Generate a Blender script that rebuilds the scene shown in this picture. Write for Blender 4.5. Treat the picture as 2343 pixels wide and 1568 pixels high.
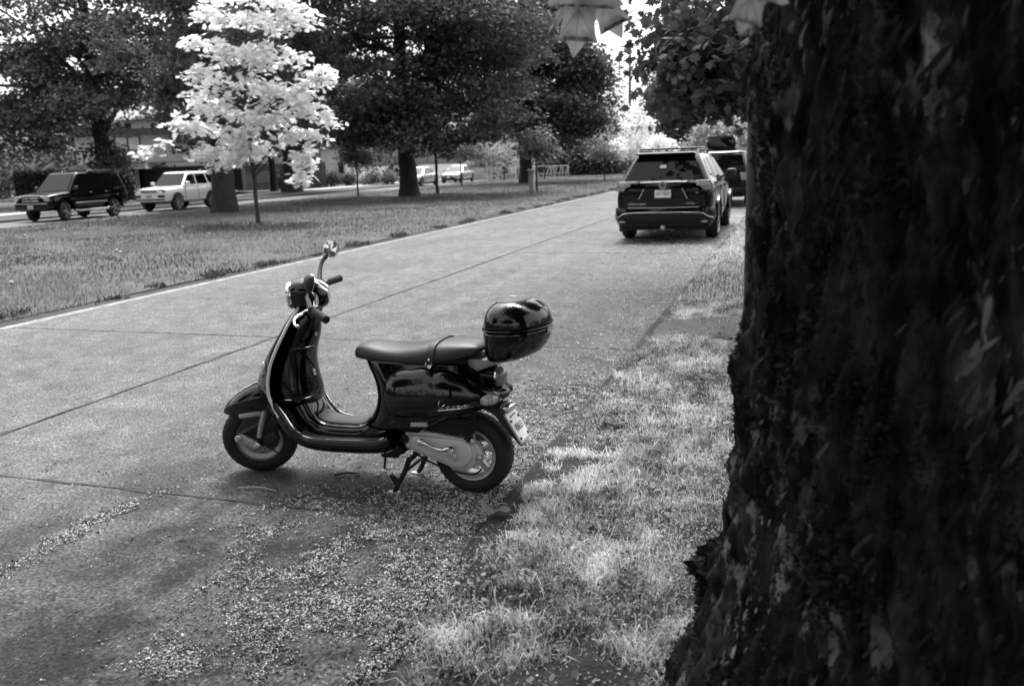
import bpy, bmesh, math, random
import numpy as np
from mathutils import Vector, Matrix, noise
R = math.radians
scene = bpy.context.scene
for o in list(bpy.data.objects): bpy.data.objects.remove(o)
C = scene.collection

# ------------------------------------------------------------------ camera
CAM_H = 1.6536
AX_R = Vector((0.948696, 0.314243, -0.035025)); AX_U = Vector((-0.033433, 0.209845, 0.977163)); AX_F = Vector((-0.314416, 0.92586, -0.209585))
cd = bpy.data.cameras.new("camera"); cam = bpy.data.objects.new("camera", cd); C.objects.link(cam)
cd.sensor_width = 36; cd.lens = 29.946; cd.clip_start = 0.05; cd.clip_end = 2000
m = Matrix((AX_R, AX_U, -AX_F)).transposed().to_4x4(); m.translation = (0, 0, CAM_H); cam.matrix_world = m
cd.dof.use_dof = True; cd.dof.focus_distance = 4.35; cd.dof.aperture_fstop = 3.2
scene.camera = cam

# ------------------------------------------------------------------ sky and sun
SUN_EL, SUN_AZ = 66, -14          # degrees above horizon, degrees right of +Y
w = bpy.data.worlds.new("World"); scene.world = w; w.use_nodes = True
nt = w.node_tree; bg = nt.nodes["Background"]
sky = nt.nodes.new("ShaderNodeTexSky"); sky.sky_type = 'NISHITA'; sky.sun_disc = False
sky.sun_elevation = R(SUN_EL); sky.sun_rotation = R(SUN_AZ); sky.dust_density = 6; sky.air_density = 1.5; sky.ozone_density = 0
bw = nt.nodes.new("ShaderNodeRGBToBW")
nt.links.new(sky.outputs[0], bw.inputs[0]); nt.links.new(bw.outputs[0], bg.inputs[0])
bg.inputs[1].default_value = 0.15
sd = bpy.data.lights.new("sun", 'SUN'); sun = bpy.data.objects.new("sun", sd); C.objects.link(sun)
sd.energy = 1.5; sd.angle = R(22); sd.color = (1, 1, 1)
sv = Vector((math.sin(R(SUN_AZ)) * math.cos(R(SUN_EL)), math.cos(R(SUN_AZ)) * math.cos(R(SUN_EL)), math.sin(R(SUN_EL))))
sun.rotation_euler = sv.to_track_quat('Z', 'Y').to_euler()
sun.location = (-5, 30, 40)
vs = scene.view_settings; vs.view_transform = 'Standard'; vs.look = 'None'; vs.exposure = 1.7; vs.gamma = 1
scene.cycles.use_denoising = True
scene.cycles.max_bounces = 6; scene.cycles.transparent_max_bounces = 6

# ------------------------------------------------------------------ helpers
def ray(px, py, Y):               # photograph pixel (2342 wide) -> point of the place at road distance Y
    d = AX_F * 1948.15 + AX_R * (px - 1171) + AX_U * (784 - py)
    t = Y / d.y
    return Vector((d.x * t, Y, d.z * t + CAM_H))
def obj(name, vf, mat, parent=None, smooth=True, sub=0, sharp=38):
    v, f = vf
    me = bpy.data.meshes.new(name)
    me.from_pydata([tuple(p) for p in v], [], [tuple(q) for q in f]); me.update()
    bm = bmesh.new(); bm.from_mesh(me); bmesh.ops.recalc_face_normals(bm, faces=bm.faces); bm.to_mesh(me); bm.free()
    if smooth:
        me.polygons.foreach_set('use_smooth', [True] * len(me.polygons))
        if sharp and not sub: me.set_sharp_from_angle(angle=R(sharp))
    return link(name, me, mat, parent, sub)
def link(name, me, mat, parent=None, sub=0):
    o = bpy.data.objects.new(name, me); C.objects.link(o)
    if mat is not None and not me.materials: me.materials.append(mat)
    if parent is not None: o.parent = parent
    if sub:
        s = o.modifiers.new('s', 'SUBSURF'); s.levels = sub; s.render_levels = sub
    return o
def npmesh(name, V, F, mat, parent=None, shade=None, smooth=False):   # V (n,3), F (m,k)
    me = bpy.data.meshes.new(name); V = np.asarray(V, np.float32); F = np.asarray(F, np.int32)
    me.vertices.add(len(V)); me.vertices.foreach_set('co', V.ravel())
    k = F.shape[1]; me.loops.add(F.size); me.loops.foreach_set('vertex_index', F.ravel())
    me.polygons.add(len(F)); me.polygons.foreach_set('loop_start', np.arange(0, F.size, k, dtype=np.int32))
    if shade is not None:
        a = me.attributes.new('shade', 'FLOAT', 'FACE'); a.data.foreach_set('value', np.asarray(shade, np.float32))
    me.update(calc_edges=True)
    if smooth: me.polygons.foreach_set('use_smooth', [True] * len(F))
    return link(name, me, mat, parent)
def tag(o, label=None, cat=None, group=None, kind=None):
    if label: o['label'] = label
    if cat: o['category'] = cat
    if group: o['group'] = group
    if kind: o['kind'] = kind
    return o
def thing(name, label, cat, loc=(0, 0, 0), rz=0, group=None):
    o = bpy.data.objects.new(name, None); C.objects.link(o); o.location = loc; o.rotation_euler = (0, 0, rz); o.empty_display_size = .1
    return tag(o, label, cat, group)
def copy_tree(o, parent=None):
    c = o.copy(); C.objects.link(c); c.parent = parent
    for ch in o.children: copy_tree(ch, c)
    return c
def merge(*parts):
    V, F = [], []
    for v, f in parts:
        n = len(V); V += [tuple(p) for p in v]; F += [tuple(i + n for i in q) for q in f]
    return V, F
def xf(vf, fn): return [fn(Vector(p)) for p in vf[0]], vf[1]
def box(c, s):
    x, y, z = c; a, b, d = s[0] / 2, s[1] / 2, s[2] / 2
    v = [(x + i * a, y + j * b, z + k * d) for i in (-1, 1) for j in (-1, 1) for k in (-1, 1)]
    return v, [(0, 1, 3, 2), (4, 6, 7, 5), (0, 4, 5, 1), (2, 3, 7, 6), (0, 2, 6, 4), (1, 5, 7, 3)]
def rbox(c, s, b=.01, seg=2):
    bm = bmesh.new(); bmesh.ops.create_cube(bm, size=1)
    for v in bm.verts: v.co = Vector((v.co.x * s[0] + c[0], v.co.y * s[1] + c[1], v.co.z * s[2] + c[2]))
    bmesh.ops.bevel(bm, geom=list(bm.edges), offset=b, segments=seg, affect='EDGES', profile=.5)
    bm.verts.index_update()
    r = [tuple(v.co) for v in bm.verts], [tuple(v.index for v in f.verts) for f in bm.faces]; bm.free(); return r
def loft(rings, cap=True, closed=True):
    n = len(rings[0]); V = [tuple(p) for r in rings for p in r]; F = []
    for i in range(len(rings) - 1):
        for j in range(n if closed else n - 1):
            k = (j + 1) % n
            F.append((i * n + j, i * n + k, (i + 1) * n + k, (i + 1) * n + j))
    if cap and closed:
        F.append(tuple(range(n))[::-1]); F.append(tuple(range((len(rings) - 1) * n, len(rings) * n)))
    return V, F
def tube(pts, r, n=8, cap=True):
    P = [Vector(p) for p in pts]; rs = r if hasattr(r, '__len__') else [r] * len(P)
    t0 = (P[1] - P[0]).normalized(); up = Vector((0, 0, 1)) if abs(t0.z) < .9 else Vector((1, 0, 0))
    nrm = t0.cross(up).normalized(); rings = []
    for i, p in enumerate(P):
        t = (P[min(i + 1, len(P) - 1)] - P[max(i - 1, 0)]).normalized()
        nrm = (nrm - t * nrm.dot(t)).normalized(); b = t.cross(nrm)
        rings.append([p + (nrm * math.cos(a) + b * math.sin(a)) * rs[i] for a in [2 * math.pi * k / n for k in range(n)]])
    return loft(rings, cap)
def curve(pts, n=6):              # smooth Catmull-Rom polyline
    P = [Vector(p) for p in pts]; out = []
    for i in range(len(P) - 1):
        a, b, c, d = P[max(i - 1, 0)], P[i], P[i + 1], P[min(i + 2, len(P) - 1)]
        for k in range(n):
            t = k / n
            out.append(.5 * ((2 * b) + (c - a) * t + (2 * a - 5 * b + 4 * c - d) * t * t + (3 * b - a - 3 * c + d) * t ** 3))
    return out + [P[-1]]
def lathe(prof, c, n=40, axis='y', arc=2 * math.pi):   # prof: (radius, offset along axis), open profile closed into a loop
    rings = []
    for k in range(n + (arc < 6)):
        a = arc * k / n
        if axis == 'y': rings.append([(c[0] + r * math.cos(a), c[1] + h, c[2] + r * math.sin(a)) for r, h in prof])
        elif axis == 'x': rings.append([(c[0] + h, c[1] + r * math.cos(a), c[2] + r * math.sin(a)) for r, h in prof])
        else: rings.append([(c[0] + r * math.cos(a), c[1] + r * math.sin(a), c[2] + h) for r, h in prof])
    if arc > 6: rings.append(rings[0])
    V, F = loft(rings, cap=False, closed=False)
    return V, F
def prism(poly, y0, y1):          # outline in x,z extruded along y
    n = len(poly); V = [(x, y0, z) for x, z in poly] + [(x, y1, z) for x, z in poly]
    F = [tuple(range(n))[::-1], tuple(range(n, 2 * n))] + [(i, (i + 1) % n, n + (i + 1) % n, n + i) for i in range(n)]
    return V, F
def bevel(vf, b, seg=2, ang=30):
    bm = bmesh.new(); vs_ = [bm.verts.new(p) for p in vf[0]]
    for f in vf[1]:
        try: bm.faces.new([vs_[i] for i in f])
        except ValueError: pass
    bmesh.ops.recalc_face_normals(bm, faces=bm.faces)
    es = [e for e in bm.edges if len(e.link_faces) == 2 and e.calc_face_angle() > R(ang)]
    bmesh.ops.bevel(bm, geom=es, offset=b, segments=seg, affect='EDGES', profile=.5, clamp_overlap=True)
    bm.verts.index_update(); r = [tuple(v.co) for v in bm.verts], [tuple(v.index for v in f.verts) for f in bm.faces]; bm.free(); return r
def panel(poly, t):               # planar 3-d polygon given thickness t along its normal
    P = [Vector(p) for p in poly]; n = Vector((0, 0, 0))
    for i in range(len(P)): n += (P[i] - P[0]).cross(P[(i + 1) % len(P)] - P[0])
    n.normalize(); k = len(P)
    V = P + [p + n * t for p in P]
    return V, [tuple(range(k))[::-1], tuple(range(k, 2 * k))] + [(i, (i + 1) % k, k + (i + 1) % k, k + i) for i in range(k)]
def ball(c, r, u=16, v=10):
    rx, ry, rz = r if hasattr(r, '__len__') else (r, r, r); rings = []
    for i in range(v + 1):
        a = math.pi * (i + .02) / (v + .04) ; rings.append([(c[0] + rx * math.sin(a) * math.cos(b), c[1] + ry * math.sin(a) * math.sin(b), c[2] + rz * math.cos(a)) for b in [2 * math.pi * k / u for k in range(u)]])
    return loft(rings)
def ip(x, tab):
    xs = [t[0] for t in tab]; ys = [t[1] for t in tab]
    return float(np.interp(x, xs, ys))
def text(name, body, size, mat, mtx, parent, ext=.001, sx=1.0):
    cu = bpy.data.curves.new(name, 'FONT'); cu.body = body; cu.size = size; cu.extrude = ext; cu.align_x = 'CENTER'; cu.align_y = 'CENTER'; cu.resolution_u = 3
    t = bpy.data.objects.new('tmp', cu); C.objects.link(t); bpy.context.view_layer.update()
    me = bpy.data.meshes.new_from_object(t.evaluated_get(bpy.context.evaluated_depsgraph_get())); bpy.data.objects.remove(t)
    me.transform(Matrix.Diagonal((sx, 1, 1, 1))); me.transform(mtx); me.materials.clear(); me.name = name
    return link(name, me, mat, parent)
def frame(o, x, y):               # 4x4 from origin and two axes
    x = Vector(x).normalized(); y = Vector(y).normalized(); z = x.cross(y)
    mt = Matrix((x, y, z)).transposed().to_4x4(); mt.translation = o; return mt
def cut(o, cutters):              # real opening: boolean applied at once
    cs = []
    for vf in cutters:
        c = obj('cutter', vf, None, None, False); c.matrix_world = o.matrix_world; cs.append(c)
        b = o.modifiers.new('b', 'BOOLEAN'); b.object = c; b.operation = 'DIFFERENCE'; b.solver = 'EXACT'
    p = o.parent; o.parent = None
    bpy.context.view_layer.update()
    me = bpy.data.meshes.new_from_object(o.evaluated_get(bpy.context.evaluated_depsgraph_get()))
    o.modifiers.clear(); o.data = me; o.parent = p
    me.polygons.foreach_set('use_smooth', [True] * len(me.polygons)); me.set_sharp_from_angle(angle=R(32))
    for c in cs: bpy.data.objects.remove(c)

# ------------------------------------------------------------------ materials (black-and-white world: greys)
def mat(name, lo, hi, scale=20, rough=.6, metal=0, coat=0, bump=0, bscale=None, detail=5, stretch=(1, 1, 1), rv=0, spec=.5, coords='Object', dist=.01, trans=0):
    m = bpy.data.materials.new(name); m.use_nodes = True; t = m.node_tree; b = t.nodes['Principled BSDF']
    N, Lk = t.nodes.new, t.links.new
    tc = N('ShaderNodeTexCoord'); mp = N('ShaderNodeMapping'); mp.inputs['Scale'].default_value = stretch
    if coords == 'World':
        g = N('ShaderNodeNewGeometry'); Lk(g.outputs['Position'], mp.inputs[0])
    else: Lk(tc.outputs[coords], mp.inputs[0])
    n = N('ShaderNodeTexNoise'); n.inputs['Scale'].default_value = scale; n.inputs['Detail'].default_value = detail; n.inputs['Roughness'].default_value = .6
    Lk(mp.outputs[0], n.inputs['Vector'])
    r = N('ShaderNodeValToRGB'); r.color_ramp.elements[0].position = .3; r.color_ramp.elements[1].position = .72
    r.color_ramp.elements[0].color = (lo, lo, lo, 1); r.color_ramp.elements[1].color = (hi, hi, hi, 1)
    Lk(n.outputs[0], r.inputs[0]); Lk(r.outputs[0], b.inputs['Base Color'])
    b.inputs['Roughness'].default_value = rough; b.inputs['Metallic'].default_value = metal; b.inputs['Specular IOR Level'].default_value = spec
    if coat: b.inputs['Coat Weight'].default_value = coat; b.inputs['Coat Roughness'].default_value = .02
    if rv:
        mr = N('ShaderNodeMapRange'); mr.inputs[3].default_value = max(rough - rv, .01); mr.inputs[4].default_value = rough + rv
        Lk(n.outputs[0], mr.inputs[0]); Lk(mr.outputs[0], b.inputs['Roughness'])
    if bump:
        n2 = N('ShaderNodeTexNoise'); n2.inputs['Scale'].default_value = bscale or scale; n2.inputs['Detail'].default_value = 4
        Lk(mp.outputs[0], n2.inputs['Vector']); bp = N('ShaderNodeBump'); bp.inputs['Strength'].default_value = bump; bp.inputs['Distance'].default_value = dist
        Lk(n2.outputs[0], bp.inputs['Height']); Lk(bp.outputs[0], b.inputs['Normal'])
    return m
def leafmat(name, lo, hi, trans=.35, rough=.55, spec=.3):
    m = bpy.data.materials.new(name); m.use_nodes = True; t = m.node_tree; b = t.nodes['Principled BSDF']; N, Lk = t.nodes.new, t.links.new
    a = N('ShaderNodeAttribute'); a.attribute_name = 'shade'
    mr = N('ShaderNodeMapRange'); mr.inputs[3].default_value = lo; mr.inputs[4].default_value = hi; Lk(a.outputs['Fac'], mr.inputs[0])
    Lk(mr.outputs[0], b.inputs['Base Color']); b.inputs['Roughness'].default_value = rough; b.inputs['Specular IOR Level'].default_value = spec
    tr = N('ShaderNodeBsdfTranslucent'); Lk(mr.outputs[0], tr.inputs[0]); mx = N('ShaderNodeMixShader'); mx.inputs[0].default_value = trans
    Lk(b.outputs[0], mx.inputs[1]); Lk(tr.outputs[0], mx.inputs[2]); Lk(mx.outputs[0], t.nodes['Material Output'].inputs[0])
    return m
M = {}
M['paint'] = mat('black_paint', .002, .003, 3, .035, rv=.008, spec=.5)
M['carblack'] = mat('car_black_paint', .002, .004, 3, .05, spec=.38)
M['carwhite'] = mat('car_white_paint', .72, .76, 2, .25, coat=1)
M['carsilver'] = mat('car_silver_paint', .35, .4, 2, .2, metal=.3, coat=1)
M['cargrey'] = mat('car_grey_paint', .008, .012, 2, .1, spec=.4)
M['chrome'] = mat('chrome', .72, .8, 30, .09, metal=1)
M['steel'] = mat('brushed_steel', .45, .55, 40, .35, metal=.8, bump=.05)
M['case'] = mat('cast_aluminium', .55, .6, 12, .4, metal=.3)
M['rim'] = mat('wheel_silver', .45, .58, 30, .42, metal=.25, rv=.1)
M['rimdark'] = mat('wheel_dark', .02, .04, 30, .45, metal=.5)
M['carrim'] = mat('car_wheel_silver', .4, .5, 10, .25, metal=.9)
M['rubber'] = mat('tyre_rubber', .008, .016, 40, .75, bump=.2, bscale=120, dist=.003)
M['plastic'] = mat('black_plastic', .012, .02, 60, .45, bump=.1, bscale=400, dist=.001)
M['under'] = mat('underbody', .006, .012, 30, .8)
M['leather'] = mat('seat_vinyl', .010, .016, 40, .42, bump=.15, bscale=260, dist=.0015, rv=.06)
M['mat'] = mat('floor_mat_rubber', .03, .045, 90, .7, bump=.2, bscale=300, dist=.002)
M['pad'] = mat('lid_pad', .06, .075, 60, .6)
M['lens'] = mat('clear_lens', .12, .6, 70, .1, coat=1, bump=.5, bscale=90, dist=.004, stretch=(1, 1, .4))
M['lensdark'] = mat('red_lens', .10, .2, 60, .08, coat=1)
M['lenscar'] = mat('car_lamp_lens', .12, .35, 14, .1, coat=1)
M['reflector'] = mat('side_reflector', .3, .42, 200, .25, coat=.6)
M['trim'] = mat('shield_edge_trim', .72, .8, 20, .3, metal=.2)
M['glass'] = mat('dark_glass', .003, .005, 2, .02, spec=.3)
M['mirror'] = mat('mirror_glass', .75, .8, 2, .02, metal=1)
M['plate'] = mat('plate_white', .75, .82, 30, .4)
M['plategrey'] = mat('plate_frame_grey', .3, .36, 30, .4)
M['ink'] = mat('plate_ink', .02, .03, 30, .5)
M['sticker'] = mat('sticker_print', .5, .75, 60, .4)
M['greyplastic'] = mat('grey_bumper_plastic', .010, .016, 60, .7, spec=.2)
M['rack'] = mat('rack_grey', .3, .38, 30, .45, metal=.3)
# ------------------------------------------------------------------ ground materials
def ground_mat(name, base, big, mid, fine, fscale, bump, rough=.85, stretch=1.0, dist=.006, streak=0):
    m = bpy.data.materials.new(name); m.use_nodes = True; t = m.node_tree; b = t.nodes['Principled BSDF']; N, Lk = t.nodes.new, t.links.new
    g = N('ShaderNodeNewGeometry'); mp = N('ShaderNodeMapping'); mp.inputs['Scale'].default_value = (1, stretch, 1); Lk(g.outputs['Position'], mp.inputs[0])
    def nz(s, d, lo, hi, src=mp):
        n = N('ShaderNodeTexNoise'); n.inputs['Scale'].default_value = s; n.inputs['Detail'].default_value = d; n.inputs['Roughness'].default_value = .65; Lk(src.outputs[0], n.inputs['Vector'])
        r = N('ShaderNodeMapRange'); r.inputs[1].default_value = .3; r.inputs[2].default_value = .7; r.inputs[3].default_value = lo; r.inputs[4].default_value = hi; Lk(n.outputs[0], r.inputs[0]); return r, n
    a, _ = nz(.55, 4, 1 - big, 1 + big); c, _ = nz(4.5, 5, 1 - mid, 1 + mid); d, dn = nz(fscale, 3, 1 - fine, 1 + fine, g if False else mp)
    v = N('ShaderNodeTexVoronoi'); v.inputs['Scale'].default_value = fscale * .55; Lk(g.outputs['Position'], v.inputs['Vector'])
    vr = N('ShaderNodeMapRange'); vr.inputs[1].default_value = 0; vr.inputs[2].default_value = .25; vr.inputs[3].default_value = 1 + fine * 1.1; vr.inputs[4].default_value = 1; Lk(v.outputs['Distance'], vr.inputs[0])
    def mul(x, y):
        q = N('ShaderNodeMath'); q.operation = 'MULTIPLY'; Lk(x.outputs[0], q.inputs[0])
        if isinstance(y, float): q.inputs[1].default_value = y
        else: Lk(y.outputs[0], q.inputs[1])
        return q
    if streak:
        ms = N('ShaderNodeMapping'); ms.inputs['Scale'].default_value = (1, .03, 1); Lk(g.outputs['Position'], ms.inputs[0]); sk, _ = nz(1.6, 3, 1 - streak, 1 + streak, ms); a = mul(a, sk)
        pk = N('ShaderNodeTexVoronoi'); pk.inputs['Scale'].default_value = 42; Lk(g.outputs['Position'], pk.inputs['Vector'])
        pr = N('ShaderNodeMapRange'); pr.inputs[1].default_value = .16; pr.inputs[2].default_value = .34; pr.inputs[3].default_value = 2.3; pr.inputs[4].default_value = 1; Lk(pk.outputs['Distance'], pr.inputs[0])
        sel = N('ShaderNodeMath'); sel.operation = 'GREATER_THAN'; sel.inputs[1].default_value = .62; Lk(pk.outputs['Color'], sel.inputs[0])
        mxx = N('ShaderNodeMix'); Lk(sel.outputs[0], mxx.inputs[0]); mxx.inputs[2].default_value = 1.0; Lk(pr.outputs[0], mxx.inputs[3]); a = mul(a, mxx)
        pd = N('ShaderNodeTexVoronoi'); pd.inputs['Scale'].default_value = 27; Lk(mp.outputs[0], pd.inputs['Vector'])
        pq = N('ShaderNodeMapRange'); pq.inputs[1].default_value = .14; pq.inputs[2].default_value = .36; pq.inputs[3].default_value = .4; pq.inputs[4].default_value = 1; Lk(pd.outputs['Distance'], pq.inputs[0])
        se_ = N('ShaderNodeMath'); se_.operation = 'GREATER_THAN'; se_.inputs[1].default_value = .6; Lk(pd.outputs['Color'], se_.inputs[0])
        mxd = N('ShaderNodeMix'); Lk(se_.outputs[0], mxd.inputs[0]); mxd.inputs[2].default_value = 1.0; Lk(pq.outputs[0], mxd.inputs[3]); a = mul(a, mxd)
        cg, _ = nz(17, 4, .72, 1.28, mp); a = mul(a, cg)
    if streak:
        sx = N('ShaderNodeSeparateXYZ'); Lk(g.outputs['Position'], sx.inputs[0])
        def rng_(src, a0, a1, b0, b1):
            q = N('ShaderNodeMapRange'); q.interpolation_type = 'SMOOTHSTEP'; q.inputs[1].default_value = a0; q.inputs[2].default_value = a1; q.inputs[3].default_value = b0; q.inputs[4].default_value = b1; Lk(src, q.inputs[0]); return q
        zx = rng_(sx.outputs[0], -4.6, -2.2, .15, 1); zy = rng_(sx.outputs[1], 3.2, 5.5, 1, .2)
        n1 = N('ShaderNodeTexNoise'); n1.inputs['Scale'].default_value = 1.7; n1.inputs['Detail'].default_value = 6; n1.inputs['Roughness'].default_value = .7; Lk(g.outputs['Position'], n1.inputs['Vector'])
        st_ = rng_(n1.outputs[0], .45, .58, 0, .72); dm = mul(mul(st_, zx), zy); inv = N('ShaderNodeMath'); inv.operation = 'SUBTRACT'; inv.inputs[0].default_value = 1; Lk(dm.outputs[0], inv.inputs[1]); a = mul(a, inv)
    p = mul(mul(mul(mul(a, c), d), vr), float(base)); Lk(p.outputs[0], b.inputs['Base Color'])
    b.inputs['Roughness'].default_value = rough; b.inputs['Specular IOR Level'].default_value = .3
    bp = N('ShaderNodeBump'); bp.inputs['Strength'].default_value = bump; bp.inputs['Distance'].default_value = dist; Lk(dn.outputs[0], bp.inputs['Height']); Lk(bp.outputs[0], b.inputs['Normal'])
    return m
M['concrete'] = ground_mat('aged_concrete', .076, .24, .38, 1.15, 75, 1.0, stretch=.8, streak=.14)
M['kerb'] = ground_mat('kerb_concrete', .018, .7, .7, 1.0, 45, 1.0)
M['pathm'] = ground_mat('worn_walk', .06, .4, .5, .8, 60, .8)
M['asphalt'] = ground_mat('far_asphalt', .1, .12, .1, .3, 60, .4)
M['dirt'] = ground_mat('verge_soil', .035, .5, .5, .6, 60, .9, dist=.02)
M['jointfill'] = ground_mat('joint_dirt', .03, .3, .4, .6, 80, .8)
M['lawn'] = ground_mat('median_turf', .05, .35, .4, .5, 22, .9, dist=.03)
M['walk'] = ground_mat('sidewalk', .3, .15, .15, .3, 60, .4)
M['line'] = ground_mat('line_paint', .2, .25, .6, .7, 60, .4)
M['soilfar'] = ground_mat('garden_soil', .05, .4, .4, .4, 10, .5)

def sheet(name, x0, x1, y0, y1, nx, ny, zf, m, xa=None):
    xs = np.linspace(x0, x1, nx); ys = np.linspace(y0, y1, ny) if not hasattr(y0, '__len__') else np.asarray(y0)
    ny = len(ys); V = [(x, y, zf(x, y)) for y in ys for x in xs]
    F = [(j * nx + i, j * nx + i + 1, (j + 1) * nx + i + 1, (j + 1) * nx + i) for j in range(ny - 1) for i in range(nx - 1)]
    return tag(obj(name, (V, F), m, None, True, 0, 0), kind='structure')
def nz(x, y, s=1.0, z=0.0): return noise.noise(Vector((x * s, y * s, z)))
# ------------------------------------------------------------------ ground, road and its slabs
sheet('ground', -400, 400, -60, 900, 3, 3, lambda x, y: -.09, M['soilfar'])
road = tag(obj('road', box((-4.87, 65, -.0595), (7.6, 150, .041)), M['jointfill'], None, False), kind='structure')
KX = -1.32                          # face of the near kerb
XC, XL = -4.95, -8.58
rows = [3.42 - 3.77 * 3 + 3.77 * k for k in range(19)]
def slab_mesh(w_, l_):
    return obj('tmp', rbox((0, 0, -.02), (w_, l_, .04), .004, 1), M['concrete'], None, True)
for (xa, xb) in ((XC, KX), (XL, XC)):
    me = None
    for k in range(len(rows) - 1):
        if me is None:
            o = slab_mesh(xb - xa - .03, 3.77 - .009); me = o.data; o.name = 'road_slab'; me.name = 'road_slab'
        else: o = link('road_slab', me, None)
        o.parent = road; o.location = ((xa + xb) / 2, (rows[k] + rows[k + 1]) / 2, random.Random(k * 7 + int(xa)).uniform(-.0025, .0025))
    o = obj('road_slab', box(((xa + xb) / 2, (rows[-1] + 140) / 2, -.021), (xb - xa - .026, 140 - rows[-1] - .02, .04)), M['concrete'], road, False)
# worn white edge line
def strip(name, x0, x1, y0, y1, z, m, wob=.008, n=240, parent=None):
    V = []; ys = np.linspace(y0, y1, n)
    for y in ys: V += [(x0 + nz(y, 3, 1.7) * wob, y, z), (x1 + nz(y, 9, 2.3) * wob, y, z)]
    return obj(name, (V, [(2 * i, 2 * i + 1, 2 * i + 3, 2 * i + 2) for i in range(n - 1)]), m, parent, False)
strip('edge_line', -8.50, -8.385, -6, 138, .0052, M['line'], .012, 400, road)
# old tar and dirt spilling from the joints
def spill(fx, n, wmax, seed, along):
    V = []
    for i in range(n):
        t_ = i / (n - 1); p_ = fx(t_); a_ = max(0, nz(p_[0] * 3 + p_[1] * 3, seed, 1.3) + .15) * wmax + .004 + .006 * abs(nz(p_[0] + p_[1], seed, 9)); b_ = max(0, nz(p_[0] * 3 + p_[1] * 3, seed + 7, 1.7) + .1) * wmax + .004
        V += [(p_[0] - (a_ if along else 0), p_[1] - (0 if along else a_), .0036), (p_[0] + (b_ if along else 0), p_[1] + (0 if along else b_), .0036)]
    return V, [(2 * i, 2 * i + 1, 2 * i + 3, 2 * i + 2) for i in range(n - 1)]
obj('joint_filler', spill(lambda t_: (XC + .008 * nz(t_ * 40, 2, 1), 1 + 40 * t_), 700, .05, 3.3, True), M['jointfill'], road, False)
for k_, y_ in enumerate(rows[3:4]): obj('joint_filler', spill(lambda t_: (XL + (KX - XL) * t_, y_ + .006 * nz(t_ * 30, k_, 1)), 260, .028 if k_ == 0 else .008, k_ * 3.1, False), M['jointfill'], road, False)
for k_, (x0, y0, x1, y1) in enumerate([(-4.6, 8.6, -2.2, 9.7), (-3.4, 12.6, -1.9, 12.0), (-7.6, 9.4, -6.0, 12.5), (-4.2, 2.3, -3.1, 3.2)]):
    V = []
    for i in range(60):
        t_ = i / 59; x_ = x0 + (x1 - x0) * t_ + .12 * nz(t_ * 5, k_, 1) + .02 * nz(t_ * 30, k_, 1); y_ = y0 + (y1 - y0) * t_ + .12 * nz(t_ * 5, k_ + 9, 1) + .02 * nz(t_ * 30, k_ + 5, 1); w2 = .003 + .004 * abs(nz(t_ * 20, k_, 3)); V += [(x_ - w2, y_ - w2, .0038), (x_ + w2, y_ + w2, .0038)]
    obj('crack', (V, [(2 * i, 2 * i + 1, 2 * i + 3, 2 * i + 2) for i in range(59)]), M['jointfill'], road, False)
# shoulder of crumbled edge between line and turf
sheet('road_shoulder', -9.15, -8.56, -6, 138, 4, 160, lambda x, y: -.012 + .02 * nz(x, y, 2.2), M['kerb'])

def near_dist(x, y): return math.hypot(x - .42, y - 2.12)
def verge_z(x, y):
    d = x - KX
    z = .055 + .05 * (1 - math.exp(-max(d - .1, 0) / .5)) + .03 * nz(x, y, 1.6) + .012 * nz(x, y, 5)
    z += .16 * math.exp(-(near_dist(x, y) / .85) ** 2)
    return z
ys = list(np.linspace(-4, 10, 130)) + list(np.linspace(10.3, 140, 90))
sheet('verge', KX + .14, 14, ys, None, 70, 0, verge_z, M['dirt'])
# kerb: weathered rounded stone strip
V = []; prof = [(-.004, -.05), (0, .03), (.012, .055), (.035, .068), (.09, .072), (.15, .07), (.17, -.03)]
kys = np.concatenate([np.linspace(-4, 12, 170), np.linspace(12.4, 138, 120)])
for y in kys:
    for a, b in prof: V.append((KX + a + .012 * nz(y, b * 9, 2.0) + .006 * nz(y, a * 30, 8), y, b + (.012 * nz(y, a * 8, 1.4) + .006 * nz(y, a * 20, 7) - .012 if b > 0 else 0)))
n = len(prof)
tag(obj('kerb', (V, [(i * n + j, i * n + j + 1, (i + 1) * n + j + 1, (i + 1) * n + j) for i in range(len(kys) - 1) for j in range(n - 1)]), M['kerb'], None, True), kind='structure')
# worn walk across the verge
V, F = [], []
pxs = np.linspace(KX + .1, 6, 40); pys = np.linspace(7.35, 8.35, 10)
for y in pys:
    for x in pxs: V.append((x, y, verge_z(x, y) + .018 - .05 * max(0, abs(y - 7.85) - .44 - .1 * nz(x, y, 1.3))))
F = [(j * 40 + i, j * 40 + i + 1, (j + 1) * 40 + i + 1, (j + 1) * 40 + i) for j in range(9) for i in range(39)]
tag(obj('path', (V, F), M['pathm'], None, True, 0, 0), kind='structure')

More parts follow.
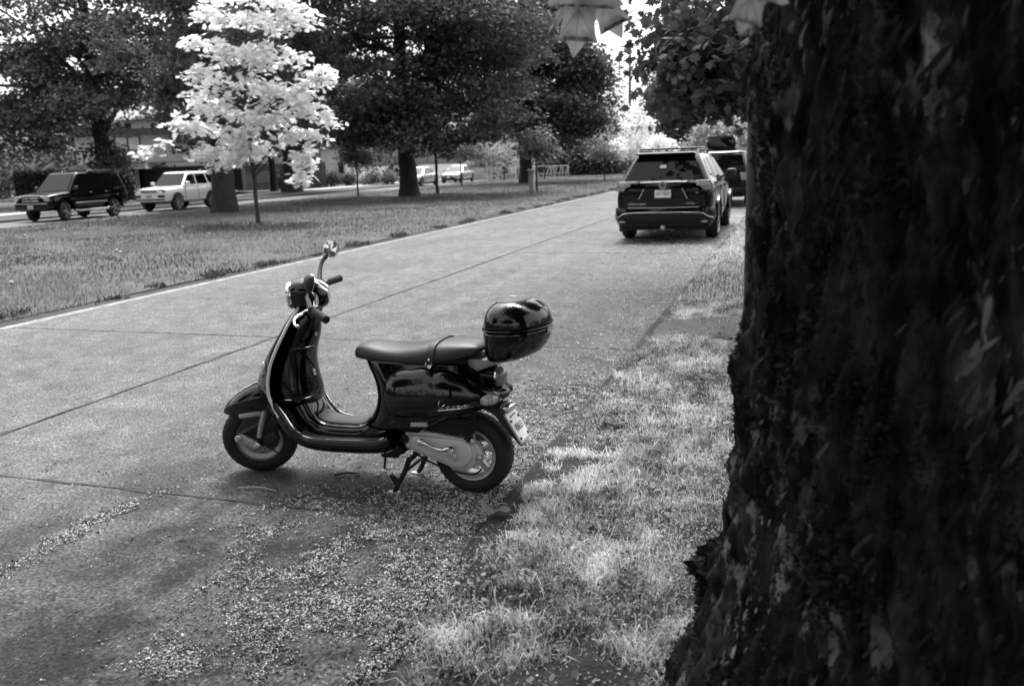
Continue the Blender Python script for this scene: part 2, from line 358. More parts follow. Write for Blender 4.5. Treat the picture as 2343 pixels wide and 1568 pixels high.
def median_z(x, y):
    e = min(1, max(0, (-8.95 - x) / 1.0)); f = min(1, max(0, (x + 25.2) / .8))
    return (.0 + .07 * e * f + .035 * nz(x, y, .5) * e + .02 * nz(x, y, 2) * e - .03 * (1 - f))
ys = list(np.linspace(-2, 40, 150)) + list(np.linspace(40.6, 140, 90))
sheet('median', -25.2, -8.9, ys, None, 60, 0, median_z, M['lawn'])
sheet('far_road', -29.4, -24.9, -10, 160, 3, 20, lambda x, y: -.035, M['asphalt'])
strip('far_kerb_edge', -29.5, -29.3, -10, 160, .02, M['kerb'])['kind'] = 'structure'
sheet('far_verge', -33.0, -29.45, 0, 160, 8, 120, lambda x, y: .03 + .03 * nz(x, y, .8), M['lawn'])
sheet('sidewalk', -35.2, -33.0, 0, 160, 3, 20, lambda x, y: .055, M['walk'])
sheet('garden_ground', -90, -35.2, -10, 160, 6, 30, lambda x, y: .04 + .05 * nz(x, y, .3), M['lawn'])
sheet('far_lawn', -25.2, 30, 138, 260, 10, 10, lambda x, y: .02, M['lawn'])

# ------------------------------------------------------------------ grass (nobody could count it)
rng = np.random.default_rng(5)
def blades(name, P, h, wd, lean, m, label, cat, parent=None, seed=1, curl=.5, shade=None):
    r = np.random.default_rng(seed); n = len(P); a = r.uniform(0, 2 * np.pi, n); b = r.uniform(0, 2 * np.pi, n)
    s = np.stack([np.cos(a), np.sin(a), 0 * a], 1) * (wd / 2)[:, None]
    d = np.stack([np.cos(b), np.sin(b), 0 * b], 1); le = (lean * r.uniform(.15, 1, n))[:, None]; H = h[:, None]
    up = np.array([0, 0, 1.0])
    mid = P + up * H * .55 + d * H * le * .35; tip = P + up * H * (1 - .45 * le) + d * H * le * (.8 + curl * .3)
    V = np.stack([P - s, P + s, mid + s * .75, mid - s * .75, tip], 1).reshape(-1, 3)
    k = (np.arange(n) * 5)[:, None]
    F = np.concatenate([k + np.array([[0, 1, 2]]), k + np.array([[0, 2, 3]]), k + np.array([[3, 2, 4]])], 1).reshape(-1, 3)
    sh = r.uniform(0, 1, n) if shade is None else shade
    o = npmesh(name, V, F, m, parent, np.repeat(sh, 3))
    if parent is None: tag(o, label, cat, kind='stuff')
    return o
M['grass'] = leafmat('verge_grass', .05, .95, .38, .5)
M['grassfar'] = leafmat('median_grass', .02, .17, .35, .6)
M['straw'] = leafmat('straw', .12, .3, .3)
def vz(P): return np.array([verge_z(x, y) for x, y in P])
def fbm2(x, y, s, z): return np.array([noise.noise(Vector((a * s, b * s, z))) for a, b in zip(x, y)])
# near verge: thin and tufted close to the tree, thicker further on
def verge_points(n, x0, x1, y0, y1, thr, sc):
    x = rng.uniform(x0, x1, n); y = rng.uniform(y0, y1, n)
    f = fbm2(x, y, sc, 4.0) + .5 * fbm2(x, y, sc * 3, 8.0)
    edge = .3 + np.clip((x - (KX + .03)) / .3, 0, 1) * .25
    keep = (x > KX + .065 + .10 * fbm2(x, y, 2.6, 21.0) + .05 * fbm2(x, y, 11, 22.0)) & (f + edge + rng.uniform(-.25, .25, n) > thr) & ~((np.abs(y - 7.85) < .42) & (x > KX - .2)) & (np.hypot(x - .42, y - 2.12) > .55)
    x, y = x[keep], y[keep]; return x, y
x1, y1 = verge_points(160000, KX - .01, 1.3, 1.9, 4.6, .42, 2.6)
x2, y2 = verge_points(140000, KX - .02, 1.4, 4.6, 9.5, .16, 1.5)
x3, y3 = verge_points(75000, KX - .03, 1.6, 9.5, 24, .05, 1.0)
X = np.concatenate([x1, x2]); Y = np.concatenate([y1, y2]); P = np.stack([X, Y, vz(np.stack([X, Y], 1)) - .004], 1)
hh = (np.concatenate([rng.gamma(3, .0105, len(x1)), rng.gamma(4, .0085, len(x2))]) * (.9 + .7 * fbm2(X, Y, 1.8, 3.0) + .7 * fbm2(X, Y, 6, 2.0)).clip(.4, 1.9)).clip(.008, .2)
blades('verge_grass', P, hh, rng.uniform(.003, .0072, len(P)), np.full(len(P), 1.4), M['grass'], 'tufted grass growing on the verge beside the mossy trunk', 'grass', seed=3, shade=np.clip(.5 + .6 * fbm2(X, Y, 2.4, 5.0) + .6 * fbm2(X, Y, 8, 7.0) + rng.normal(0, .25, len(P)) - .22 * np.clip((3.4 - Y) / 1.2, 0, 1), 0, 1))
P = np.stack([x3, y3, vz(np.stack([x3, y3], 1)) - .004], 1)
blades('verge_grass', P, rng.gamma(5, .010, len(P)).clip(.02, .16), rng.uniform(.005, .010, len(P)), np.full(len(P), .9), M['grass'], 'paler grass of the verge beyond the worn walk', 'grass', seed=4)
# median turf
n = 230000; u = rng.uniform(0, 1, n); Y = 7 + 75 * u ** 1.5; X = rng.uniform(-25, -8.8, n)
vis = (X > -1.15 * Y - 3); X, Y = X[vis], Y[vis]
f = fbm2(X, Y, .55, 2.0) + .6 * fbm2(X, Y, 2.2, 6.0); k = f + rng.uniform(-.35, .35, len(X)) > -.35; X, Y, f = X[k], Y[k], f[k]
P = np.stack([X, Y, np.array([median_z(a, b) for a, b in zip(X, Y)]) - .005], 1)
sh = np.clip(.45 + .9 * fbm2(X, Y, .35, 9.0) + rng.normal(0, .16, len(X)), 0, 1)
blades('median_grass', P, rng.gamma(5, .0125, len(P)).clip(.02, .2), rng.uniform(.006, .013, len(P)), np.full(len(P), .8), M['grassfar'], 'rough mown grass of the wide median between the two roads', 'grass', seed=6, shade=sh)
# dark overhanging tufts along the road shoulder
n = 16000; Y = 5 + 60 * rng.uniform(0, 1, n) ** 1.4; X = -8.95 + .2 * fbm2(Y, Y * 0, .8, 1.0) + rng.normal(0, .12, n)
k = fbm2(X, Y, .9, 3.0) > .1; X, Y = X[k], Y[k]
P = np.stack([X, Y, np.full(len(X), -.01)], 1)
M['grassdark'] = leafmat('dark_edge_tufts', .02, .09, .2)
blades('shoulder_tufts', P, rng.uniform(.04, .13, len(P)), rng.uniform(.012, .03, len(P)), np.full(len(P), 1.0), M['grassdark'], 'dark ragged turf overhanging the far edge of the road', 'turf', seed=8)
# seed stalks in the median
n = 700; c0 = np.stack([rng.uniform(-19, -9.6, 60), rng.uniform(9, 46, 60)], 1)[rng.integers(0, 60, n)] + rng.normal(0, .7, (n, 2))
c0 = c0[(c0[:, 0] < -9.3)]
P = np.stack([c0[:, 0], c0[:, 1], np.array([median_z(a, b) for a, b in c0])], 1)
blades('seed_stalks', P, rng.uniform(.22, .5, len(P)), rng.uniform(.008, .014, len(P)), np.full(len(P), .25), M['straw'], 'thin pale seed stalks standing up from the median turf', 'grass', seed=9)

# ------------------------------------------------------------------ fallen blossom litter
def litter_density(x, y):
    d = KX - x
    g = np.exp(-np.clip(d, 0, 9) / (.2 + .03 * y)) * np.clip((y - 2.6) / 1.2, 0, 1)
    n1 = fbm2(x, y, 1.3, 11.0); n2 = fbm2(x, y, 4.5, 13.0)
    lim = -2.38 + .35 * n1 + .16 * n2 - .25 * (y - 2.6)
    a = np.clip((x - lim) / .22, 0, 1) * np.clip((3.75 - y + .6 * n1) / .5, 0, 1) * np.clip(.35 + 1.3 * n1 + 1.6 * n2, .03, 1)
    b = np.clip(1.15 - np.abs(x + 3.17 + .12 * n1 + .05 * n2) / .075, 0, 1) * np.clip(.55 + 1.6 * n2, .1, 1) * (y < 3.6) * .8
    c = np.clip(1 - np.hypot((x + 1.55) / .55, (y - 3.5) / .45), 0, 1) * .8
    return np.clip(g * np.clip(.75 + 1.2 * n2 + .5 * n1, 0.05, 1) + a + b + c + .005, 0, 1)
def crumbs(name, n, smin, smax, m, label, seed, x0, x1, y0, y1, pw, clump=True):
    r = np.random.default_rng(seed); x = r.uniform(x0, x1, n); y = y0 + (y1 - y0) * r.uniform(0, 1, n) ** pw
    k = r.uniform(0, 1, n) < litter_density(x, y); x, y = x[k], y[k]
    cl = r.integers(1, 9, len(x)) if clump else np.ones(len(x), int); x = np.repeat(x, cl) + r.normal(0, .011 * (1 if y1 < 7 else 1.6), cl.sum()) * (cl.repeat(cl) > 1); y = np.repeat(y, cl) + r.normal(0, .011, cl.sum()) * (cl.repeat(cl) > 1)
    k = x < KX + np.where(y > 3.0, -.03 - .05 * r.uniform(0, 1, len(y)) ** 2, .12); x, y = x[k], y[k]
    n = len(x); s = smin + (smax - smin) * r.uniform(0, 1, n) ** 1.7
    z = s * .35 + np.where(x > KX, .062, 0)
    base = np.array([[1, 0, 0], [-1, 0, 0], [0, 1, 0], [0, -1, 0], [0, 0, 1], [0, 0, -1]], float)
    V = base[None] * r.uniform(.45, 1.15, (n, 6, 1)) * (s / 2)[:, None, None]; V[:, :, 2] *= .75
    V += r.normal(0, .16, (n, 6, 3)) * s[:, None, None]
    a = r.uniform(0, 6.28, n); ca, sa = np.cos(a), np.sin(a)
    V = np.stack([V[..., 0] * ca[:, None] - V[..., 1] * sa[:, None], V[..., 0] * sa[:, None] + V[..., 1] * ca[:, None], V[..., 2]], 2)
    V += np.stack([x, y, z], 1)[:, None, :]
    f = np.array([[0, 2, 4], [2, 1, 4], [1, 3, 4], [3, 0, 4], [2, 0, 5], [1, 2, 5], [3, 1, 5], [0, 3, 5]])
    F = ((np.arange(n) * 6)[:, None, None] + f[None]).reshape(-1, 3)
    o = npmesh(name, V.reshape(-1, 3), F, m, None, np.repeat(r.uniform(0, 1, n) ** .8, 8)); return tag(o, label, 'blossom', kind='stuff')
M['blossom'] = leafmat('fallen_blossom', .12, .88, .2, .7)
M['debris'] = leafmat('dark_debris', .015, .07, .05, .9)
crumbs('fallen_blossom', 60000, .004, .0135, M['blossom'], 'pale fallen tree blossom strewn over the near road edge', 21, -4.2, KX + .12, 1.9, 5.2, 1)
crumbs('fallen_blossom', 52000, .008, .018, M['blossom'], 'pale blossom drifted along the gutter beyond the scooter', 22, -3.4, KX + .12, 4.6, 24, 1.2)
crumbs('dark_litter', 42000, .003, .012, M['debris'], 'dark crumbled seed husks and moss between the fallen blossom', 23, -4.4, KX + .12, 1.9, 6, 1)
# blossom caught on the verge
r = np.random.default_rng(31); n = 42000; x = r.uniform(KX + .05, .6, n); y = 2.1 + 8 * r.uniform(0, 1, n)
k = (fbm2(x, y, 1.1, 17.0) + r.uniform(-.3, .3, n) + .35 * np.exp(-((y - 5.3) / 1.3) ** 2) > .12) & (np.hypot(x - .42, y - 2.12) > .7); x, y = x[k], y[k]; n = len(x)
s = r.uniform(.004, .012, n); base = np.array([[1, 0, 0], [-1, 0, 0], [0, 1, 0], [0, -1, 0], [0, 0, 1], [0, 0, -1]], float)
V = base[None] * r.uniform(.4, 1.1, (n, 6, 1)) * (s / 2)[:, None, None] + r.normal(0, .15, (n, 6, 3)) * s[:, None, None]
V += np.stack([x, y, vz(np.stack([x, y], 1)) + r.uniform(0, .05, n)], 1)[:, None, :]
f = np.array([[0, 2, 4], [2, 1, 4], [1, 3, 4], [3, 0, 4], [2, 0, 5], [1, 2, 5], [3, 1, 5], [0, 3, 5]])
tag(npmesh('fallen_blossom', V.reshape(-1, 3), ((np.arange(n) * 6)[:, None, None] + f[None]).reshape(-1, 3), M['blossom'], None, np.repeat(r.uniform(.3, 1, n), 8)), 'pale blossom caught in the grass of the verge', 'blossom', kind='stuff')
# broad-leaved weeds flat in the verge turf
n = 16000; x = r.uniform(KX + .1, .7, n); y = 2.0 + 8 * r.uniform(0, 1, n); k = (fbm2(x, y, 1.6, 33.0) + r.uniform(-.2, .2, n) > .08) & (np.hypot(x - .42, y - 2.12) > .6); x, y = x[k], y[k]; n = len(x)
a = r.uniform(0, 6.28, n); s = r.uniform(.006, .016, n); nr_ = r.normal(0, .45, (n, 3)) + [0, 0, 1]; nr_ /= np.linalg.norm(nr_, axis=1)[:, None]; t_ = np.cross(nr_, np.stack([np.cos(a), np.sin(a), 0 * a], 1)); t_ /= np.linalg.norm(t_, axis=1)[:, None]; b_ = np.cross(nr_, t_)
hx_ = np.array([[1, 0], [.5, .8], [-.5, .7], [-1, 0], [-.5, -.7], [.5, -.8]]); P0 = np.stack([x, y, vz(np.stack([x, y], 1)) + r.uniform(.005, .04, n)], 1)
V = P0[:, None] + (t_[:, None] * hx_[None, :, 0:1] + b_[:, None] * hx_[None, :, 1:2]) * s[:, None, None]
tag(npmesh('verge_weeds', V.reshape(-1, 3), (np.arange(n * 6)).reshape(-1, 6), M['grass'], None, r.uniform(.03, .35, n)), 'small broad-leaved weeds growing flat in the verge turf', 'weeds', kind='stuff')
# dead hair-thin stalks lying in the litter
n = 2600; x = r.uniform(-4.2, KX, n); y = r.uniform(1.9, 4.6, n); k = r.uniform(0, 1, n) < litter_density(x, y) ** .7; x, y = x[k], y[k]; n = len(x)
a = r.uniform(0, 6.28, n); L_ = r.uniform(.012, .04, n); d = np.stack([np.cos(a), np.sin(a), 0 * a], 1); s_ = np.stack([-np.sin(a), np.cos(a), 0 * a], 1) * .0012
p0 = np.stack([x, y, 0 * x + .004], 1); p1 = p0 + d * L_[:, None] * .5 + s_ * r.normal(0, 4, (n, 1)) + [0, 0, .006]; p2 = p0 + d * L_[:, None]
V = np.stack([p0 - s_, p0 + s_, p1 + s_, p1 - s_, p2 + s_, p2 - s_], 1).reshape(-1, 3); kk = (np.arange(n) * 6)[:, None]
F = np.concatenate([kk + np.array([[0, 1, 2, 3]]), kk + np.array([[3, 2, 4, 5]])], 1).reshape(-1, 4)
tag(npmesh('blossom_stalks', V, F, M['straw'], None, np.repeat(r.uniform(0, 1, n), 2)), 'hair-thin pale stalks lying among the fallen blossom', 'stalks', kind='stuff')
# ------------------------------------------------------------------ trees
M['bark'] = mat('bark', .009, .036, 9, .9, bump=.9, bscale=14, stretch=(1, 1, .25), dist=.06, detail=8)
M['barkyoung'] = mat('young_bark', .02, .045, 14, .8, bump=.4, stretch=(1, 1, .3))
M['lf_dark'] = leafmat('dark_leaf', .028, .135, .35)
M['lf_mid'] = leafmat('mid_leaf', .06, .19, .35)
M['lf_pale'] = leafmat('pale_leaf', .2, .42, .4)
M['lf_bright'] = leafmat('young_bright_leaf', .7, .97, .5)
M['lf_needle'] = leafmat('conifer_needles', .018, .055, .15)
M['lf_hedge'] = leafmat('hedge_leaf', .03, .10, .25)
DIAM = (np.array([[-.5, 0, 0], [-.05, .42, .06], [.55, 0, -.05], [-.05, -.42, .06]]), np.array([[0, 1, 2, 3]]))
def maple_shape():
    pts = [(0, -.42), (.14, -.46), (.42, -.40), (.30, -.22), (.55, .02), (.30, .06), (.40, .28), (.17, .22), (0, .62), (-.17, .22), (-.40, .28), (-.30, .06), (-.55, .02), (-.30, -.22), (-.42, -.40), (-.14, -.46)]
    V = [(0, -.1, .05)] + [(y, x, -.10 * abs(x) - .08 * y * y) for x, y in pts]; n = len(pts)
    return np.array(V, float), np.array([[0, 1 + i, 1 + (i + 1) % n] for i in range(n)])
MAPLE = maple_shape()
def scatter(blobs, nclus, r, shell=.45):
    wts = np.array([b[6] if len(b) > 6 else b[3] * b[4] * b[5] for b in blobs], float); wts /= wts.sum()
    ids = r.choice(len(blobs), nclus, p=wts); B = np.array([b[:6] for b in blobs], float)[ids]
    d = r.normal(0, 1, (nclus, 3)); d /= np.linalg.norm(d, axis=1)[:, None]
    rad = r.uniform(shell ** 3, 1, nclus) ** (1 / 3); rad *= r.uniform(.8, 1.15, nclus)
    return B[:, :3] + d * B[:, 3:] * rad[:, None], d
def foliage(name, blobs, nclus, per, size, m, parent, seed, spread=.5, flat=.35, up=1.2, droop=.25, shape=DIAM, shell=.45, boughs=None):
    r = np.random.default_rng(seed); n = nclus * per
    if boughs:                    # leaf masses: clusters gathered on flattened boughs
        nb, br, bf = boughs; bc, bo = scatter(blobs, nb, r, shell); ix = r.integers(0, nb, nclus); sz = r.uniform(.6, 1.35, nb)[ix, None]
        d = r.normal(0, 1, (nclus, 3)); d /= np.linalg.norm(d, axis=1)[:, None]; d *= r.uniform(.2, 1, nclus)[:, None] ** .5
        c = bc[ix] + d * sz * np.array([br, br, br * bf]); c[:, 2] -= .25 * (d[:, 0] ** 2 + d[:, 1] ** 2) * br * sz[:, 0]; out = bo[ix]
    else: c, out = scatter(blobs, nclus, r, shell)
    P = np.repeat(c, per, 0); off = r.normal(0, 1, (n, 3)) * np.array([spread, spread, spread * flat]); P = P + off
    P[:, 2] -= droop * np.minimum(off[:, 0] ** 2 + off[:, 1] ** 2, 2.5 * spread ** 2) / max(spread, .01)
    nr = r.normal(0, 1, (n, 3)); nr[:, 2] += up; nr += np.repeat(out, per, 0) * .5; nr /= np.linalg.norm(nr, axis=1)[:, None]
    t = np.concatenate([off[:, :2], np.full((n, 1), -.35 * spread)], 1) + r.normal(0, .5 * spread, (n, 3))
    t -= nr * (t * nr).sum(1)[:, None]; t /= np.linalg.norm(t, axis=1)[:, None] + 1e-9; b = np.cross(nr, t)
    s = (size * r.uniform(.6, 1.3, n))[:, None, None]; sv_, sf = shape
    V = P[:, None, :] + (t[:, None, :] * sv_[None, :, 0:1] + b[:, None, :] * sv_[None, :, 1:2] + nr[:, None, :] * sv_[None, :, 2:3]) * s
    F = ((np.arange(n) * len(sv_))[:, None, None] + sf[None]).reshape(-1, sf.shape[1])
    cl = np.repeat(r.uniform(0, 1, nclus), per); sh = np.clip(.55 * cl + .45 * r.uniform(0, 1, n), 0, 1)
    return npmesh(name, V.reshape(-1, 3), F, m, parent, np.repeat(sh, len(sf)))
def trunk_mesh(h, r0, r1, limbs, seed, lean=(0, 0), flare=1.35, n=14, wob=.08):
    rd = random.Random(seed); pts, rs = [], []; K = 12
    for k in range(K + 1):
        t = k / K; pts.append((lean[0] * t + wob * rd.uniform(-1, 1) * t * (1 - t) * 4, lean[1] * t + wob * rd.uniform(-1, 1) * t * (1 - t) * 4, -.06 + (h + .06) * t))
        rs.append((r0 + (r1 - r0) * t) * (1 + (flare - 1) * math.exp(-t * h / (r0 * 1.6))))
    parts = [tube(curve(pts, 3), np.repeat(0, 1) if False else [float(np.interp(i, np.arange(K + 1) * 3, rs)) for i in range(3 * K + 1)], n)]
    for (z, tx, ty, tz, lr) in limbs:
        t = z / h; a = Vector((lean[0] * t, lean[1] * t, z)); b = Vector((tx, ty, tz)); mid = (a + b) / 2 + Vector((rd.uniform(-.3, .3), rd.uniform(-.3, .3), rd.uniform(-.1, .5)))
        q = curve([a, (a + mid) / 2 + Vector((0, 0, rd.uniform(-.1, .2))), mid, b], 4)
        parts.append(tube(q, [lr * (1 - .8 * i / (len(q) - 1)) for i in range(len(q))], 7))
    V, F = merge(*parts)
    V = [(x + .05 * r0 * noise.noise(Vector((x * 5, y * 5, z * 2))) * 3, y + .05 * r0 * noise.noise(Vector((x * 5 + 9, y * 5, z * 2))) * 3, z) for x, y, z in V]
    return V, F
def rand_limbs(blobs, n, z0, z1, lr, seed, base):
    rd = random.Random(seed); out = []
    for i in range(n):
        b = rd.choice(blobs); z = rd.uniform(z0, z1); d = Vector((rd.gauss(0, 1), rd.gauss(0, 1), rd.gauss(0, .6))).normalized()
        out.append((z, b[0] + d.x * b[3] * .7, b[1] + d.y * b[4] * .7, max(b[2] + d.z * b[5] * .6, z + .3), lr * rd.uniform(.5, 1)))
    return out
def tree(name, label, base, h, r0, blobs, ncl, per, size, lm, seed, nl=9, lz=(.35, .9), lr=.14, group=None, bark='bark', spread=.55, flat=.35, droop=.25, shape=DIAM, shell=.45, up=1.2, flare=1.35, lean=(0, 0), cat='tree', extra=None, boughs=None):
    t = thing(name, label, cat, base, 0, group)     # blobs are given relative to the base
    limbs = rand_limbs(blobs, nl, h * lz[0], h * lz[1], lr, seed, base) + (extra or [])
    obj('trunk', trunk_mesh(h, r0, r0 * .45, limbs, seed, lean, flare, 16 if r0 > .2 else 8, .12 if r0 > .2 else .03), M[bark], t)
    foliage('crown', blobs, ncl, per, size, M[lm], t, seed + 100, spread, flat, up, droop, shape, shell, boughs)
    return t
def gpt(px, py): # photograph pixel on level ground
    d = AX_F * 1948.15 + AX_R * (px - 1171) + AX_U * (784 - py); t = -CAM_H / d.z
    return Vector((d.x * t, d.y * t, 0))
def blobs_px(base, lst):          # (px, py, Y offset from base, rx, ry, rz[, weight]) -> relative blobs
    out = []
    for q in lst:
        p = ray(q[0], q[1], base[1] + q[2]); out.append((p.x - base[0], p.y - base[1], p.z - base[2]) + tuple(q[3:]))
    return out
# big trees of the median
b = Vector((-21.0, 28.0, 0))
tree('street_tree', 'broad dark trunk with drooping dark foliage beside the bright young maple', b, 13, .43,
     blobs_px(b, [(430, 60, 0, 3.2, 3, 3, 40), (500, -60, 1, 4, 4, 4, 40), (640, 60, 6, 4.2, 3, 3.4, 50), (700, -80, 6, 4, 4, 3, 30), (560, 210, 4, 2.8, 2, 2, 20), (430, 190, 1, 1.1, 1.1, 2.0, 18), (440, 270, -.5, .7, .7, 1.0, 9), (450, 350, -.8, .3, .3, .6, 3), (452, 420, -1, .16, .16, .5, 2)]),
     1500, 22, .17, 'lf_dark', 11, 12, boughs=(110, .8, .45), spread=.3, flat=.7, droop=.25, flare=1.28, lr=.2)
b = Vector((-18.47, 39.3, 0))
tree('street_tree', 'great dark spreading tree on the median, nearer of the two beyond the bright maple', b, 13, .42,
     blobs_px(b, [(800, 160, 0, 2.6, 3, 3, 35), (930, 90, 0, 3.6, 4, 3.2, 60), (1060, 160, 1, 3.0, 3, 2.6, 45), (930, -80, 0, 5.5, 5, 3.5, 60), (750, 20, 1, 3, 3, 3, 35), (1120, 20, 0, 3, 3, 3, 35), (850, 280, -2, 1.5, 1.8, .7, 14), (1000, 290, -2, 2.2, 2, .6, 16), (780, 300, 0, 1.2, 1.2, .6, 8), (1130, 250, -1, 1.6, 1.5, .8, 12), (930, 230, -2, 2.0, 2, 1.0, 22)]),
     3600, 20, .19, 'lf_dark', 12, 20, (.22, .85), .2, boughs=(230, 1.2, .4), spread=.36, flat=.3, extra=[(3.6, 4.2, -1.2, 3.4, .16), (3.4, -3.2, -1, 3.0, .13), (4.4, 2.8, 1, 6.6, .2)])
b = Vector((-18.29, 58.2, 0))
tree('street_tree', 'great dark spreading tree on the median with a wooden post at its foot', b, 14, .42,
     blobs_px(b, [(1200, 180, 0, 4, 4, 3.5, 50), (1255, 150, 0, 3.4, 4, 3.5, 50), (1325, 235, 0, 1.9, 3, 2.0, 30), (1200, 20, 0, 5, 5, 4, 40), (1235, 40, 2, 3.2, 4, 3.2, 40), (1130, 270, 0, 2.6, 2.4, 1.2, 16), (1270, 290, -1, 2.8, 2.5, 1.0, 20), (1330, 150, 0, 1.2, 2, 1.5, 10)]),
     2900, 19, .23, 'lf_dark', 13, 16, (.25, .85), .2, boughs=(190, 1.4, .4), spread=.42, flat=.35)
# far-side trees
b = ray(247, 440, 40); b.z = 0
tree('street_tree', 'ivy-clad trunk rising behind the black off-roader', b, 12, .5,
     blobs_px(b, [(200, 150, 0, 4, 4, 3, 30), (60, 190, -2, 4.5, 3.5, 2.4, 30), (330, 120, 0, 3.4, 3, 3.4, 24), (60, 40, 0, 5, 4, 4, 26), (250, 0, 0, 5, 4, 4, 26), (380, 30, 2, 4, 4, 4, 20), (150, 225, -3, 3.0, 2, 1.0, 14), (245, 340, -.3, .5, .5, 2.2, 5), (30, 300, -2, 2.6, 2, 1.5, 10)]),
     2300, 22, .2, 'lf_dark', 14, 22, (.3, .9), .2, boughs=(170, 1.15, .38), spread=.36, flat=.4, extra=[(5.5, -6, -3, 6.8, .22), (6.5, -1.2, .2, 12, .3), (6.5, 2.4, .5, 11, .25)])
b = ray(668, 430, 52); b.z = 0
tree('street_tree', 'thick trunk across the far road, flared at its foot beside a clipped shrub', b, 13, .5,
     blobs_px(b, [(640, 60, 0, 5, 4, 4, 20), (720, 200, 0, 4, 3, 3, 20), (600, 250, 0, 4, 3, 2.4, 16), (700, 290, -1, 2.4, 2, 1.3, 10), (720, 130, 0, 3.4, 3, 2.6, 18)]), 1500, 20, .22, 'lf_dark', 15, 9, boughs=(90, 1.2, .4), spread=.4, flare=1.7)
b = ray(627, 425, 55); b.z = 0
tree('street_tree', 'slimmer crooked trunk across the far road beside the thick flared one', b, 9, .26, blobs_px(b, [(610, 230, 0, 4, 3, 2.5, 20), (570, 130, 0, 4, 3, 4, 20)]), 700, 18, .22, 'lf_dark', 16, 6, boughs=(50, 1.2, .4), spread=.4)
# bright young maple
b = Vector((-15.5, 22.2, 0))
tree('maple_tree', 'young maple on a thin trunk with bright pale leaves', b, 5.6, .07,
     blobs_px(b, [(600, -40, 0, 1.4, 1.2, .5, 14), (480, 25, 0, .7, .8, .3, 7), (560, 40, 0, .9, .9, .35, 9), (660, 30, 0, .8, .8, .4, 8), (450, 85, 0, .4, .5, .2, 3), (530, 110, 0, .8, .9, .3, 8), (620, 125, 0, .8, .9, .35, 8), (690, 120, 0, .4, .5, .3, 3),
         (470, 160, 0, .55, .6, .25, 5), (560, 185, -.2, 1.0, 1, .35, 9), (650, 200, -.2, .8, .9, .3, 8), (725, 165, 0, .55, .5, .28, 5), (450, 215, 0, .5, .5, .2, 4), (500, 240, -.3, .7, .8, .25, 7), (610, 255, -.3, .8, .8, .3, 7), (700, 235, 0, .6, .6, .35, 6), (745, 265, 0, .25, .3, .25, 2),
         (410, 268, 0, .4, .45, .18, 4), (455, 285, 0, .5, .6, .2, 5), (545, 300, -.4, .5, .6, .2, 5), (665, 300, 0, .5, .5, .28, 4), (725, 300, 0, .3, .3, .2, 2), (352, 330, 0, .42, .42, .2, 4), (470, 338, -.3, .6, .6, .2, 5), (545, 345, -.5, .5, .5, .16, 4), (510, 368, -.4, .35, .3, .12, 3), (700, 350, .3, .36, .4, .16, 3), (682, 390, .3, .26, .26, .26, 2), (610, 335, 0, .25, .3, .12, 2)]),
     310, 14, .195, 'lf_bright', 21, 34, (.25, .95), .035, bark='barkyoung', spread=.18, flat=.3, droop=.45, shape=MAPLE, shell=.2, up=2.2, flare=1.2, cat='maple')
# saplings along the median
for i, (px, py, top, w_, lm, hd, lab) in enumerate([
        (820, 452, 320, 50, 'lf_mid', .9, 'sapling with a thin stem before the clipped hedge'),
        (1001, 445, 300, 90, 'lf_dark', 1.0, 'crooked dark-stemmed sapling between the big tree and the silver saloon'),
        (1056, 428, 320, 60, 'lf_mid', .9, 'slender sapling in front of the further silver saloon'),
        (1228, 441, 300, 55, 'lf_mid', .9, 'thin sapling standing beside the wooden post'),
        (1246, 412, 290, 45, 'lf_pale', 1, 'straight sapling before the dark yew mass'),
        (1383, 413, 330, 45, 'lf_pale', .8, 'small pale-leaved sapling at the right end of the yew mass')]):
    b = gpt(px, py); dist = math.hypot(b.x, b.y); s = dist / 1948
    hz = (py - top) * s; rx = w_ * s * .75
    tree('young_tree', lab, b, hz * .95, .06 if i != 1 else .1, [(0, 0, hz * .82, rx, rx, hz * .2, 10), (rx * .5, 0, hz * .66, rx * .7, rx * .7, hz * .1, 5), (-rx * .5, .2, hz * .7, rx * .7, rx * .7, hz * .12, 5)],
         130, 14, .15, lm, 30 + i, 7, (.45, .95), .03, 'saplings on the median', 'barkyoung', spread=.22, flat=.35, flare=1.1, cat='sapling')
